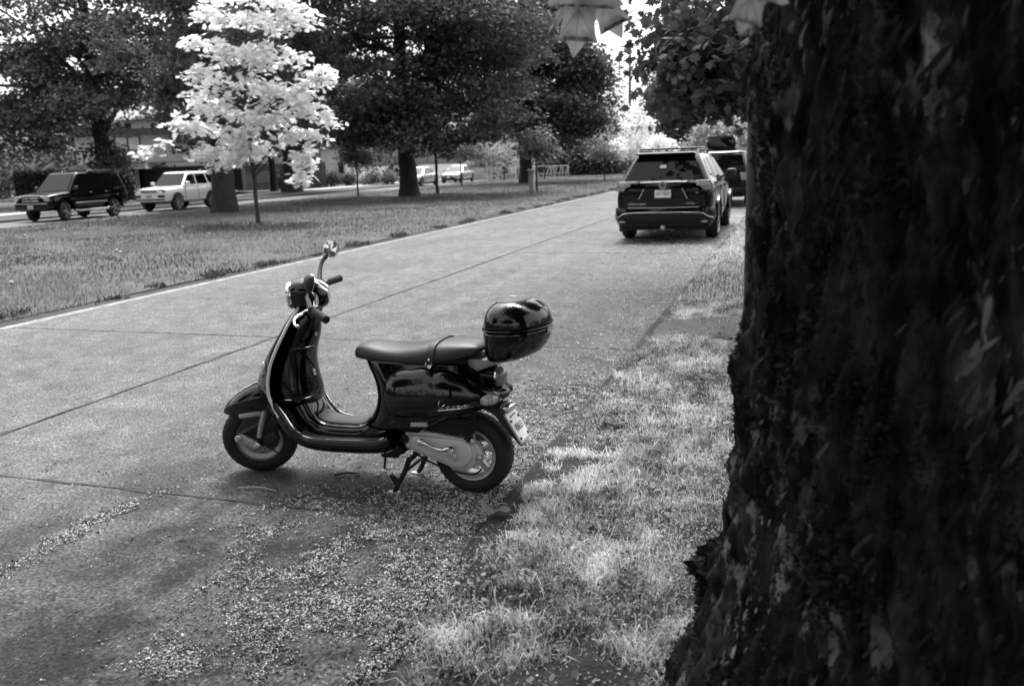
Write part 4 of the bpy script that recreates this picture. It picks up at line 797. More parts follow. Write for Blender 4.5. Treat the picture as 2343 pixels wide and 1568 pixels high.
for a in (-.056, .056):
    for b_ in (.036, -.062): obj('plate_clip', xf(box((a, b_, .013), (.012, .014, .006)), lambda p: fr @ p), M['ink'], pl)
# seat
ST = [(-.125, .770), (-.10, .786), (-.05, .794), (.02, .794), (.12, .792), (.22, .768), (.32, .753), (.40, .754), (.48, .768), (.545, .764), (.575, .750), (.592, .722)]
SB = [(-.125, .750), (-.09, .730), (.03, .692), (.16, .674), (.30, .672), (.44, .680), (.51, .688), (.575, .690), (.592, .702)]
SW = [(-.125, .08), (-.10, .11), (-.04, .135), (.05, .15), (.15, .152), (.25, .142), (.35, .132), (.45, .126), (.51, .115), (.555, .095), (.58, .065), (.592, .03)]
def seat_ring(x, grow=0):
    zt, zb, w_ = ip(x, ST) + grow, ip(x, SB) - grow * .2, ip(x, SW) + grow; h = zt - zb
    half = [(0, zb + .004), (w_ * .8, zb), (w_ * .97, zb + h * .12), (w_, zb + h * .38), (w_ * .93, zb + h * .68), (w_ * .74, zb + h * .90), (w_ * .42, zb + h * .985), (0, zt)]
    return [(x, y, z) for y, z in half] + [(x, -y, z) for y, z in half[-2:0:-1]]
se = obj('seat', loft([seat_ring(x) for x in (-.125, -.115, -.10, -.07, -.03, .02, .08, .14, .2, .26, .32, .38, .44, .49, .52, .55, .57, .584, .592)]), M['leather'], S, True, 1)
obj('seat_strap', loft([seat_ring(x, .004)[1:14] for x in (.10, .11, .13, .14)], False, False), M['plastic'], se)
obj('seat_piping', tube([(x, ip(x, SW) * .975 + .002, ip(x, SB) + (ip(x, ST) - ip(x, SB)) * .2 + .16 * max(0, -.0 - x)) for x in np.linspace(.0, -.11, 8)], .0025, 6), M['leather'], se)
obj('buckle', merge(tube(curve([(.138, .160, .708), (.137, .163, .694), (.13, .164, .686), (.116, .164, .684), (.108, .163, .692), (.107, .160, .706)], 3), .0028, 6), lathe([(.0001, .154), (.010, .154), (.010, .163), (.0001, .165)], (.122, 0, .683), 14), lathe([(.0001, .15), (.007, .15), (.007, .157), (.0001, .159)], (.123, 0, .718), 12)), M['chrome'], se)
obj('seat_base', loft([plan_ring(z, .545, -.10, .118, 5, 3, .2) for z in (.688, .712)]), M['under'], S)
# leg shield: curved sheet
XCN = [(.30, 1.06), (.324, 1.09), (.375, 1.135), (.453, 1.178), (.514, 1.20), (.55, 1.195), (.64, 1.145), (.72, 1.09), (.80, 1.03), (.877, .975), (.925, .935), (.955, .905)]
XED = [(.30, .925), (.34, .945), (.395, .974), (.44, 1.003), (.507, 1.024), (.574, 1.024), (.658, 1.004), (.742, .967), (.818, .930), (.892, .900), (.935, .878), (.955, .868)]
WED = [(.30, .205), (.40, .205), (.50, .205), (.60, .203), (.70, .195), (.78, .18), (.85, .155), (.90, .125), (.94, .09), (.955, .07)]
def shield_pt(u, z, off=0):       # u in -1..1
    w_ = ip(z, WED); return Vector((ip(z, XCN) - (ip(z, XCN) - ip(z, XED)) * abs(u) ** 2.1 + off, u * w_, z))
zz = np.linspace(.30, .955, 30); uu = np.linspace(-1, 1, 25)
rings = []
for z in zz: rings.append([shield_pt(u, z) for u in uu] + [shield_pt(u, z, -.014) for u in uu[::-1]])
obj('leg_shield', loft(rings), M['paint'], S, True, 0, 60)
obj('shield_trim', tube([shield_pt(1, z, -.004) + Vector((0, .002, 0)) for z in np.linspace(.395, .93, 24)] + [shield_pt(u, .955, 0) + Vector((0, 0, .004)) for u in np.linspace(.8, -.8, 9)] + [shield_pt(-1, z, -.004) + Vector((0, -.002, 0)) for z in np.linspace(.93, .395, 24)], .0085, 8), M['trim'], S)
for sg in (1, -1):
    p_ = shield_pt(sg * .72, .628); f_ = obj('front_indicator', dome(p_ + Vector((-.006, 0, 0)), (.72, sg * .69, .02), .036, .02, flat=1.15), M['lens'], S)
    obj('trim_clip', rbox(shield_pt(sg * 1, .398, -.003), (.018, .018, .028), .004), M['chrome'], S)
obj('horn_cover', loft([[Vector((ip(z, XCN) + .012 - .03 * abs(u) ** 2 - .0, u * .035 * (.5 + .5 * math.sin(math.pi * (z - .5) / .45)), z)) for u in (-1, -.6, 0, .6, 1)] + [Vector((ip(z, XCN) - .03, u * .03, z)) for u in (1, -1)] for z in np.linspace(.52, .93, 12)]), M['paint'], S)
# knee box with glove compartment
GB = [(.40, .885), (.425, .862), (.445, .852), (.49, .853), (.55, .868), (.62, .873), (.70, .862), (.735, .846), (.78, .826), (.84, .812), (.90, .806), (.92, .815)]
GW = [(.40, .105), (.425, .135), (.46, .15), (.52, .148), (.60, .135), (.70, .115), (.78, .10), (.85, .088), (.92, .07)]
gz = [.40, .41, .425, .445, .47, .5, .54, .58, .63, .68, .72, .75, .79, .83, .87, .90, .92]
kb = obj('knee_box', loft([plan_ring(z, ip(z, XCN) - .03, ip(z, GB), ip(z, GW), 4, 3.4, ip(z, GB) + .12, 16) for z in gz]), M['paint'], S, True, 1)
def kb_line(zf, a0, a1, n=14):
    P_ = []
    for i in range(n):
        f_ = a0 + (a1 - a0) * i / (n - 1); z = zf(f_); rg = plan_ring(z, ip(z, XCN) - .03, ip(z, GB), ip(z, GW), 4, 3.4, ip(z, GB) + .12, 16)
        k = f_ * 16; i0 = int(k); t_ = k - i0; P_.append(Vector(rg[i0]) * (1 - t_) + Vector(rg[min(i0 + 1, 31)]) * t_ + Vector((-.001, .002, 0)))
    return P_
obj('lid_seam', tube(kb_line(lambda f_: .735 - .02 * (f_ < .62) , .42, .98), .0016, 5), M['chrome'], kb); obj('lid_seam', tube(kb_line(lambda f_: .468 - .012 * (.66 < f_ < .74), .5, .98), .0018, 5), M['chrome'], kb)
obj('lock', lathe([(.0001, -.004), (.011, -.004), (.011, .004), (.0001, .005)], (.826, .02, .80), 14, 'x'), M['chrome'], kb); obj('bag_hook', rbox((.868, .0, .585), (.012, .022, .034), .004), M['chrome'], kb)
# floor
FP = [(1.03, .455), (1.0, .425), (.968, .385), (.93, .325), (.885, .280), (.83, .256), (.76, .248), (.68, .247), (.58, .250), (.48, .256), (.40, .266), (.34, .29)]
fp = curve([(a, 0, b_) for a, b_ in FP], 3)
def floor_ring(i, prof):
    p = fp[i]; t_ = (fp[min(i + 1, len(fp) - 1)] - fp[max(i - 1, 0)]).normalized(); nn = Vector((t_.z, 0, -t_.x)); nn = -nn if nn.z < 0 else nn
    return [p + nn * h + Vector((0, y, 0)) for y, h in prof]
prof = [(-.16, -.045), (-.205, -.02), (-.215, .012), (-.21, .032), (-.198, .038), (-.185, .026), (-.115, .020), (.115, .020), (.185, .026), (.198, .038), (.21, .032), (.215, .012), (.205, -.02), (.16, -.045)]
fl = obj('floorboard', loft([floor_ring(i, prof) for i in range(len(fp))]), M['paint'], S, True, 0, 50)
for sg in (1, -1):
    obj('edge_trim', tube([floor_ring(i, [(sg * .205, .039)])[0] for i in range(2, len(fp) - 1)], .0042, 6), M['chrome'], fl)
    for k, yy in enumerate((.128, .142, .156, .170)):
        obj('rubber_strip', tube([floor_ring(i, [(sg * yy, .026)])[0] for i in range(12, len(fp) - 4)], .0045, 6), M['mat'], fl)
tp = curve([(.915, 0, .51), (.880, 0, .435), (.845, 0, .375), (.80, 0, .335), (.74, 0, .322), (.64, 0, .322), (.56, 0, .328), (.50, 0, .365), (.46, 0, .43)], 4)
def tun_ring(i, prof):
    p = tp[i]; t_ = (tp[min(i + 1, len(tp) - 1)] - tp[max(i - 1, 0)]).normalized(); nn = Vector((t_.z, 0, -t_.x)); nn = -nn if nn.z < 0 else nn
    return [p + nn * h + Vector((0, y, 0)) for y, h in prof]
tn = obj('centre_tunnel', loft([tun_ring(i, [(-.12, -.10), (-.118, -.03), (-.108, -.006), (-.09, .004), (-.05, .007), (0, .008), (.05, .007), (.09, .004), (.108, -.006), (.118, -.03), (.12, -.10)]) for i in range(len(tp))]), M['paint'], S, True, 0, 60)
ms = 11
obj('floor_mat', bevel(loft([tun_ring(i, [(-.075 * f_, .004), (-.07 * f_, .016), (0, .019), (.07 * f_, .016), (.075 * f_, .004)]) for i, f_ in [(9, .6), (10, .85), (11, .98), (12, 1), (13, 1), (15, 1), (17, 1), (19, 1), (21, 1), (23, 1), (25, .98), (26, .9)]]), .002, 1), M['mat'], tn)
obj('mat_border', tube([tun_ring(i, [(.078 * f_, .007)])[0] for i, f_ in [(9, .55), (10, .85), (11, .98), (12, 1), (14, 1), (17, 1), (20, 1), (23, 1), (25, 1), (26, .9)]], .0025, 6), M['chrome'], tn)
obj('underbody', merge(rbox((.56, 0, .225), (.50, .26, .05), .02), rbox((.42, .04, .19), (.10, .07, .06), .015), tube([(.42, .1, .20), (.425, .12, .12)], .006, 6)), M['under'], S)
# wheels
def tyre(c, r, w_, n=56):
    prof = [(r * .60, -w_ * .34), (r * .66, -w_ * .44), (r * .78, -w_ * .50), (r * .90, -w_ * .47), (r * .965, -w_ * .36), (r * .995, -w_ * .18), (r, 0), (r * .995, w_ * .18), (r * .965, w_ * .36), (r * .90, w_ * .47), (r * .78, w_ * .50), (r * .66, w_ * .44), (r * .60, w_ * .34)]
    return lathe(prof, c, n)
def tread(c, r, w_, n=34):
    parts = []
    for k in range(n):
        for sg in (1, -1):
            a0 = 2 * math.pi * (k + .25 * sg) / n; q = []
            for f_, rr in ((.10, 1.001), (.26, .992), (.40, .952), (.475, .89)):
                a = a0 + (f_ - .1) * .55; q.append((c[0] + r * rr * math.cos(a), c[1] + sg * w_ * f_, c[2] + r * rr * math.sin(a)))
            parts.append(tube(q, .0016, 4))
    return merge(*parts)
fw = Vector((1.237, 0, .205)); rw = Vector((-.03, 0, .207))
FW = obj('front_wheel', st(lathe([(.124, -.03), (.127, -.038), (.133, -.040), (.133, .040), (.127, .038), (.124, .03), (.100, .020), (.098, -.02), (.124, -.03)], fw, 48)), M['rim'], S)
obj('tyre', st(tyre(fw, .205, .10)), M['rubber'], FW); obj('tread', st(tread(fw, .205, .10)), M['under'], FW)
obj('wheel_disc', st(lathe([(.0001, -.015), (.100, -.018), (.100, .004), (.05, .010), (.0001, .012)], fw, 40)), M['rimdark'], FW)
bd = obj('brake_disc', st(lathe([(.052, .022), (.094, .022), (.094, .027), (.052, .027), (.052, .022)], fw, 44)), M['steel'], FW)
obj('vent_hole', st(merge(*[lathe([(.0001, .0262), (.0042, .0262), (.0042, .0285), (.0001, .0285)], fw + Vector((rr * math.cos(a), 0, rr * math.sin(a))), 8) for k in range(12) for rr, a in ((.084, 2 * math.pi * k / 12), (.068, 2 * math.pi * (k + .5) / 12))])), M['ink'], bd)
RW = obj('rear_wheel', lathe([(.122, -.045), (.126, -.052), (.134, -.054), (.134, .054), (.126, .052), (.122, .045), (.108, .03), (.108, -.03), (.122, -.045)], rw, 48), M['rim'], S)
obj('tyre', tyre(rw, .207, .124), M['rubber'], RW); obj('tread', tread(rw, .207, .124), M['under'], RW)
for k in range(5):
    a = 2 * math.pi * k / 5 + .25; dv = Vector((math.cos(a), 0, math.sin(a))); pv = Vector((-dv.z, 0, dv.x))
    obj('spoke', bevel(loft([[rw + dv * rr + pv * s_ * hw + Vector((0, y, 0)) for s_, y in ((-1, -.012), (1, -.012), (1, .02), (-1, .02))] for rr, hw in ((.03, .018), (.07, .012), (.115, .017))]), .003, 1), M['rim'], RW)
obj('hub', lathe([(.0001, -.03), (.05, -.03), (.056, .0), (.05, .045), (.03, .05), (.0001, .05)], rw, 28), M['rimdark'], RW)
# front mudguard, swing arm and brake
def fend_ring(x):
    tz = ip(x, [(1.0, .50), (1.08, .53), (1.16, .538), (1.24, .520), (1.32, .475), (1.36, .44), (1.395, .402), (1.408, .385)]); bz_ = ip(x, [(1.0, .37), (1.2, .372), (1.34, .372), (1.408, .372)]); w_ = ip(x, [(1.0, .075), (1.12, .085), (1.25, .08), (1.32, .066), (1.38, .038), (1.408, .012)])
    h = tz - bz_; out = [(w_, 0), (w_ * 1.0, .25), (w_ * .97, .5), (w_ * .8, .78), (w_ * .42, .95), (0, 1)]
    o_ = [(x, y, bz_ + h * f_) for y, f_ in out] + [(x, -y, bz_ + h * f_) for y, f_ in out[-2::-1]]
    i_ = [(x, -y * .93, bz_ + h * f_ * .95) for y, f_ in out] + [(x, y * .93, bz_ + h * f_ * .95) for y, f_ in out[-2::-1]]
    return o_ + i_
fm = obj('front_mudguard', st(loft([fend_ring(x) for x in (1.0, 1.05, 1.1, 1.16, 1.22, 1.27, 1.31, 1.34, 1.37, 1.39, 1.402, 1.408)])), M['paint'], S, True, 0, 60)
obj('crest_strip', st(tube([(x, 0, fend_ring(x)[5][2] + .003) for x in (1.10, 1.16, 1.22, 1.27, 1.31, 1.34, 1.37, 1.395)], .003, 6)), M['chrome'], fm)
obj('mudguard_reflector', st(bevel(prism([(1.31, .366), (1.31, .39), (1.19, .398), (1.19, .374)], .072, .094), .007)), M['reflector'], fm)
obj('fork_cover', st(bevel(prism([(1.28, .37), (1.35, .265), (1.28, .235), (1.13, .245), (1.10, .37)], .058, .078), .006)), M['plastic'], S)
obj('fork_leg', st(tube([(1.10, .055, .46), (1.18, .066, .33), (1.33, .075, .262)], [.026, .022, .016], 12)), M['plastic'], S)
sa = obj('swing_arm', st(bevel(prism([(1.345, .262), (1.335, .236), (1.25, .178), (1.225, .182), (1.222, .21), (1.31, .276)], .078, .10), .006)), M['case'], S)
for px_, pz_ in ((1.328, .256), (1.237, .197)): obj('bolt', st(lathe([(.0001, .07), (.021, .07), (.021, .108), (.014, .112), (.0001, .112)], (px_, 0, pz_), 16)), M['chrome'], sa)
obj('damper', st(tube([(1.17, .086, .40), (1.205, .086, .30), (1.222, .086, .245)], [.014, .017, .016], 12)), M['steel'], S)
obj('brake_caliper', st(bevel(prism([(1.20, .25), (1.14, .27), (1.12, .22), (1.14, .17), (1.19, .165), (1.215, .20)], .05, .085), .008)), M['plastic'], S)
obj('brake_hose', st(tube(curve([(1.17, .09, .17), (1.10, .10, .125), (1.04, .09, .16), (1.03, .06, .25), (1.06, .03, .36)], 5), .004, 6)), M['rubber'], S)
# handlebar head
def head_ring(x, w_, z0, z1, n=20):
    zc, hh = (z0 + z1) / 2, (z1 - z0) / 2; out = []
    for k in range(n):
        a = 2 * math.pi * k / n; e = .85; out.append((x, w_ * math.copysign(abs(math.cos(a)) ** e, math.cos(a)), zc + hh * math.copysign(abs(math.sin(a)) ** e, math.sin(a))))
    return out
hd = obj('headset', st(loft([head_ring(*q) for q in ((.945, .060, .945, 1.075), (.935, .068, .938, 1.083), (.91, .076, .930, 1.093), (.87, .086, .925, 1.098), (.83, .092, .925, 1.094), (.795, .088, .930, 1.078), (.765, .074, .945, 1.052), (.748, .058, .958, 1.035))])), M['paint'], S, True, 1)
obj('dash', st(loft([head_ring(*q) for q in ((.83, .062, .99, 1.099), (.80, .060, .99, 1.088), (.765, .052, .985, 1.06), (.75, .04, .98, 1.045))])), M['chrome'], hd)
obj('neck', st(tube([(.90, 0, .86), (.865, 0, .92), (.842, 0, .975)], [.055, .06, .07], 18)), M['plastic'], S)
hl = obj('headlight_rim', st(lathe([(.055, .938), (.069, .936), (.071, .948), (.065, .960), (.055, .960), (.055, .938)], (0, 0, 1.01), 32, 'x')), M['chrome'], hd)
obj('headlight_lens', st(dome((.948, 0, 1.01), (1, 0, 0), .060, .02)), M['lens'], hd)
for sg in (1, -1):
    obj('bar_arm', st(tube([(.835, sg * .05, 1.005), (.825, sg * .11, 1.0), (.812, sg * .17, .994), (.803, sg * .21, .99)], [.05, .042, .03, .025], 14)), M['paint' if sg > 0 else 'paint'], hd)
    obj('switch_box', st(rbox((.805, sg * .205, .988), (.055, .04, .055), .012)), M['plastic'], hd)
    gp_ = [(.800 - .07 * t_, sg * (.225 + .105 * t_), .990 - .012 * t_) for t_ in (0, .1, .2, .3, .4, .5, .6, .7, .8, .9, 1)]
    obj('grip', st(tube(gp_, [.021, .0175] * 5 + [.0205], 14)), M['rubber'], hd)
    lv = curve([(.835, sg * .19, .985), (.872, sg * .215, .976), (.895, sg * .26, .968), (.885, sg * .32, .962), (.872, sg * .34, .962)], 4)
    obj('brake_lever', st(merge(tube(lv, [.010 - .0003 * i for i in range(len(lv))], 8), ball((.870, sg * .343, .962), .0095, 10, 8))), M['chrome'], hd)
def mirror_part(base, knee, c, nrm, w_, h, lab):
    c = Vector(c); nrm = Vector(nrm).normalized(); u = Vector((0, 0, 1)).cross(nrm).normalized(); v = nrm.cross(u)
    mr = obj('mirror', merge(tube(curve([base, (Vector(base) + Vector(knee)) / 2 + Vector((.006, 0, 0)), knee, c - nrm * .018], 4), [.017, .0155, .0145, .013, .012, .0115, .011, .011, .011, .012, .013, .013, .013], 12),
        loft([[c + nrm * d + u * (w_ * f_ * math.cos(a)) * (1 + .12 * math.sin(a)) + v * (h * f_ * math.sin(a)) for a in [2 * math.pi * k / 28 for k in range(28)]] for d, f_ in ((.004, .96), (.0, 1), (-.008, .98), (-.018, .82), (-.026, .5), (-.029, .1))])), M['plastic'], hd)
    obj('mirror_glass', loft([[c + nrm * d + u * (w_ * f_ * math.cos(a)) * (1 + .12 * math.sin(a)) + v * (h * f_ * math.sin(a)) for a in [2 * math.pi * k / 28 for k in range(28)]] for d, f_ in ((.003, .93), (.0058, .92), (.0064, .05))]), M['mirror'], mr)
    obj('mirror_rim', tube([c + nrm * .004 + u * (w_ * .98 * math.cos(a)) * (1 + .12 * math.sin(a)) + v * (h * .98 * math.sin(a)) for a in [2 * math.pi * k / 28 for k in range(29)]], .0022, 6), M['chrome'], mr)
mirror_part((.852, -.10, 1.05), (.885, -.205, 1.155), (.853, -.25, 1.213), (-.24, .91, .37), .043, .049, 'R')
mirror_part((.762, .125, 1.01), (.735, .185, 1.055), (.712, .215, 1.098), (-.55, -.8, -.15), .042, .044, 'L')
# engine and drive
def hull(cs, n=14):               # outline round a chain of circles
    pts = [(x + r_ * math.cos(2 * math.pi * k / n), z + r_ * math.sin(2 * math.pi * k / n)) for x, z, r_ in cs for k in range(n)]
    pts = sorted(set(pts)); 
    def half(ps):
        h_ = []
        for p in ps:
            while len(h_) > 1 and (h_[-1][0] - h_[-2][0]) * (p[1] - h_[-2][1]) - (h_[-1][1] - h_[-2][1]) * (p[0] - h_[-2][0]) <= 0: h_.pop()
            h_.append(p)
        return h_[:-1]
    return half(pts) + half(pts[::-1])
tc_ = obj('transmission_case', merge(bevel(prism(hull([(.0, .228, .086), (.255, .282, .056)], 24), .07, .112), .008, 2, 40)), M['case'], S)
obj('case_cover', bevel(prism(hull([(.008, .236, .074), (.23, .276, .040)], 24), .110, .128), .010, 3, 40), M['case'], tc_)
obj('case_boss', bevel(prism(hull([(.035, .222, .026), (.12, .255, .026), (.20, .285, .020)], 18), .126, .140), .008, 3, 40), M['case'], tc_)
obj('case_flange', bevel(prism(hull([(-.035, .225, .075), (.03, .235, .06)], 22), .055, .095), .008, 2, 40), M['case'], tc_)
obj('top_rib', bevel(prism([(.25, .342), (.10, .326), (.05, .302), (.13, .30), (.25, .318)], .075, .108), .006), M['case'], tc_)
for x, z in ((.262, .318), (.285, .252), (-.07, .30), (-.105, .215)): obj('bolt', lathe([(.0001, .10), (.014, .10), (.014, .116), (.010, .119), (.0001, .119)], (x, 0, z), 14), M['steel'], tc_)
obj('intake_hole', lathe([(.0001, .108), (.023, .108), (.023, .1195), (.0001, .1195)], (.30, 0, .29), 18), M['under'], tc_)
obj('case_emblem', bevel(prism(hull([(.022, .217, .008), (.06, .228, .008)], 10), .139, .1415), .001, 1), M['steel'], tc_)
ks = obj('kick_lever', merge(tube(curve([(.193, .15, .292), (.17, .156, .288), (.12, .16, .270), (.075, .162, .262), (.045, .163, .272), (.028, .163, .268)], 4), [.011, .0105, .010, .0095, .009, .009, .009, .009, .009, .009, .0095, .010, .0105, .011, .0115, .012, .0125, .013, .014, .014, .014], 10), lathe([(.0001, .128), (.016, .128), (.016, .163), (.009, .167), (.0001, .167)], (.195, 0, .292), 16), lathe([(.0001, .15), (.019, .15), (.022, .163), (.016, .176), (.0001, .178)], (.028, 0, .264), 16)), M['chrome'], S)
obj('engine_block', merge(rbox((.16, -.02, .30), (.26, .16, .12), .02), rbox((.05, .03, .37), (.24, .15, .09), .02), tube([(.30, 0, .25), (.38, 0, .23)], .05, 12)), M['under'], S)
rs_ = obj('rear_shock', merge(tube([(-.04, .10, .28), (-.045, .10, .45)], .014, 10), tube([(-.04 - .0003 * i + .021 * math.cos(i * .9), .10 + .021 * math.sin(i * .9), .31 + .0022 * i) for i in range(64)], .004, 5)), M['under'], S)
obj('shock_eye', lathe([(.012, .085), (.021, .085), (.021, .118), (.012, .118), (.012, .085)], (-.04, 0, .275), 16), M['steel'], S)
obj('exhaust', merge(tube([(.28, -.12, .2), (.15, -.17, .2), (.10, -.19, .23)], .018, 10), tube([(.12, -.19, .235), (.09, -.19, .24), (-.16, -.19, .285), (-.18, -.19, .288)], [.03, .058, .058, .035], 16)), M['plastic'], S)
obj('brake_cable', tube(curve([(.27, .09, .215), (.18, .085, .165), (.05, .085, .125), (-.05, .075, .115), (-.09, .06, .14)], 5), .005, 6), M['rubber'], S)
# centre stand
sd2 = obj('centre_stand', merge(tube([(.27, .135, .195), (.30, .14, .12), (.345, .145, .045), (.362, .145, .006)], [.015, .014, .013, .013], 8), tube([(.27, -.135, .195), (.30, -.14, .12), (.345, -.145, .03), (.362, -.145, .006)], [.015, .014, .013, .013], 8), tube([(.28, -.135, .18), (.28, .135, .18)], .013, 8), tube([(.30, -.1, .12), (.30, .1, .12)], .008, 6)), M['under'], S)
obj('stand_pedal', bevel(prism([(.34, .02), (.385, .10), (.362, .108), (.335, .09), (.33, .03)], .148, .154), .002, 1), M['under'], sd2)
for sg in (1, -1): obj('stand_foot', rbox((.37, sg * .145, .006), (.06, .03, .012), .004), M['steel'], sd2)
obj('stand_spring', tube([(.275 + .03 * i / 40, .118 + .008 * math.cos(i * 1.1), .19 - .08 * i / 40 + .008 * math.sin(i * 1.1)) for i in range(41)], .0025, 4), M['steel'], sd2)
# luggage carrier and top case
obj('carrier', merge(bevel(loft([[(-.05, sg * .02, .69), (-.05, sg * .06, .69), (-.05, sg * .06, .712), (-.05, sg * .02, .712)] for sg in (1,)] and [[(-.04, y, z) for y, z in ((-.07, .68), (.07, .68), (.07, .712), (-.07, .712))], [(-.10, y, z) for y, z in ((-.09, .655), (.09, .655), (.10, .716), (-.10, .716))], [(-.20, y, z) for y, z in ((-.07, .690), (.07, .690), (.09, .716), (-.09, .716))], [(-.31, y, z) for y, z in ((-.05, .712), (.05, .712), (.06, .722), (-.06, .722))]]), .005)), M['rack'], S)
CF = [(.716, -.165), (.725, -.148), (.75, -.136), (.80, -.130), (.88, -.130), (.93, -.138), (.965, -.155), (.99, -.185), (1.008, -.225), (1.016, -.26)]
CR = [(.716, -.30), (.725, -.355), (.75, -.405), (.79, -.437), (.84, -.453), (.88, -.455), (.92, -.446), (.955, -.424), (.985, -.385), (1.008, -.33), (1.016, -.29)]
CW = [(.716, .13), (.725, .158), (.75, .180), (.80, .193), (.88, .197), (.92, .192), (.955, .175), (.985, .140), (1.008, .085), (1.016, .035)]
def cring(z, g=0, tiltz=0):
    rg = plan_ring(z, ip(z, CF) + g, ip(z, CR) - g, ip(z, CW) + g, 3.0, 2.5, (ip(z, CF) + ip(z, CR)) / 2 + .02, 24)
    return [(x, y, zz_ + (-x - .26) * .045) for x, y, zz_ in rg]   # the case is tipped up towards the rear
tcase = obj('top_case', loft([cring(z) for z in (.716, .719, .725, .735, .75, .775, .80, .83, .86, .870)]), M['paint'], S, True, 1)
obj('lid', loft([cring(z) for z in (.879, .884, .90, .92, .94, .955, .97, .985, .997, 1.006, 1.012, 1.016)]), M['paint'], tcase, True, 1)
obj('lid_seam', loft([cring(z, g) for z, g in ((.869, -.004), (.8705, .003), (.8745, .005), (.878, .003), (.8795, -.004))]), M['paint'], tcase)
obj('lid_pad', loft([cring(z, .004) for z in (.995, 1.0, 1.006, 1.011, 1.015, 1.0165)]), M['pad'], tcase, True, 1)
obj('pad_emblem', xf(merge(tube([(-.02, 0, 0), (-.005, .008, 0), (.005, -.008, 0), (.02, 0, 0)], .002, 5), tube([(-.018, .012, 0), (.018, .012, 0)], .0018, 5)), lambda p: p + Vector((-.28, .03, 1.0175))), M['plate'], tcase)
obj('case_reflector', xf(rbox((0, 0, 0), (.006, .10, .03), .003), lambda p: p + Vector((-.452, 0, .86))), M['reflector'], tcase)
# ------------------------------------------------------------------ cars (x forward, y left, z up, origin on the ground at mid-length)
def low_ring(x, hw, zb, zt, crown=.02):
    h = zt - zb; half = [(0, zb), (hw * .80, zb), (hw * .93, zb + h * .07), (hw * .985, zb + h * .24), (hw, zb + h * .50), (hw * .985, zb + h * .74), (hw * .945, zb + h * .92), (hw * .86, zt), (hw * .45, zt + crown * .8), (0, zt + crown)]
    return [(x, y, z) for y, z in half] + [(x, -y, z) for y, z in half[-2:0:-1]]
def rrect(x0, x1, hw, z, rad, n=5):
    out = []
    for cx, cy, a0 in ((x1 - rad, hw - rad, 0), (x0 + rad, hw - rad, 90), (x0 + rad, -hw + rad, 180), (x1 - rad, -hw + rad, 270)):
        for k in range(n + 1):
            a = R(a0 + 90 * k / n); out.append((cx + rad * math.cos(a), cy + rad * math.sin(a), z))
    return out
def car_wheel(root, x, y, r, wd, steer=0, spokes=5, rimname='carrim', twin=False):
    sg = 1 if y > 0 else -1; W_ = Matrix.Translation((x, y, r)) @ Matrix.Rotation(R(steer), 4, 'Z'); f = lambda p: W_ @ p
    wl = obj('wheel', xf(tyre((0, 0, 0), r, wd, 36), f), M['rubber'], root)
    rr = r * .68; parts = [lathe([(rr * .90, sg * wd * .30), (rr, sg * wd * .46), (rr * 1.03, sg * wd * .48), (rr * 1.0, sg * wd * .2), (rr * .9, sg * wd * .05), (rr * .9, sg * wd * .30)], (0, 0, 0), 32)]
    for k in range(spokes):
        for q in ((-.16, .16) if twin else (0,)):
            a = 2 * math.pi * k / spokes + q; dv = Vector((math.cos(a), 0, math.sin(a))); pv = Vector((-dv.z, 0, dv.x)); hwid = .016 if twin else .035
            parts.append(loft([[dv * ra + pv * s_ * hw_ + Vector((0, sg * yy, 0)) for s_, yy in ((-1, wd * .30), (1, wd * .30), (1, wd * .42), (-1, wd * .42))] for ra, hw_ in ((r * .1, hwid * 1.1), (rr * .95, hwid))]))
    parts.append(lathe([(.0001, sg * wd * .3), (r * .15, sg * wd * .3), (r * .14, sg * wd * .44), (.0001, sg * wd * .45)], (0, 0, 0), 16))
    obj('rim', xf(merge(*parts), f), M[rimname], wl)
    obj('rim_well', xf(lathe([(.0001, sg * wd * .18), (rr * .92, sg * wd * .18), (rr * .92, sg * wd * .22), (.0001, sg * wd * .22)], (0, 0, 0), 28), f), M['under'], wl)
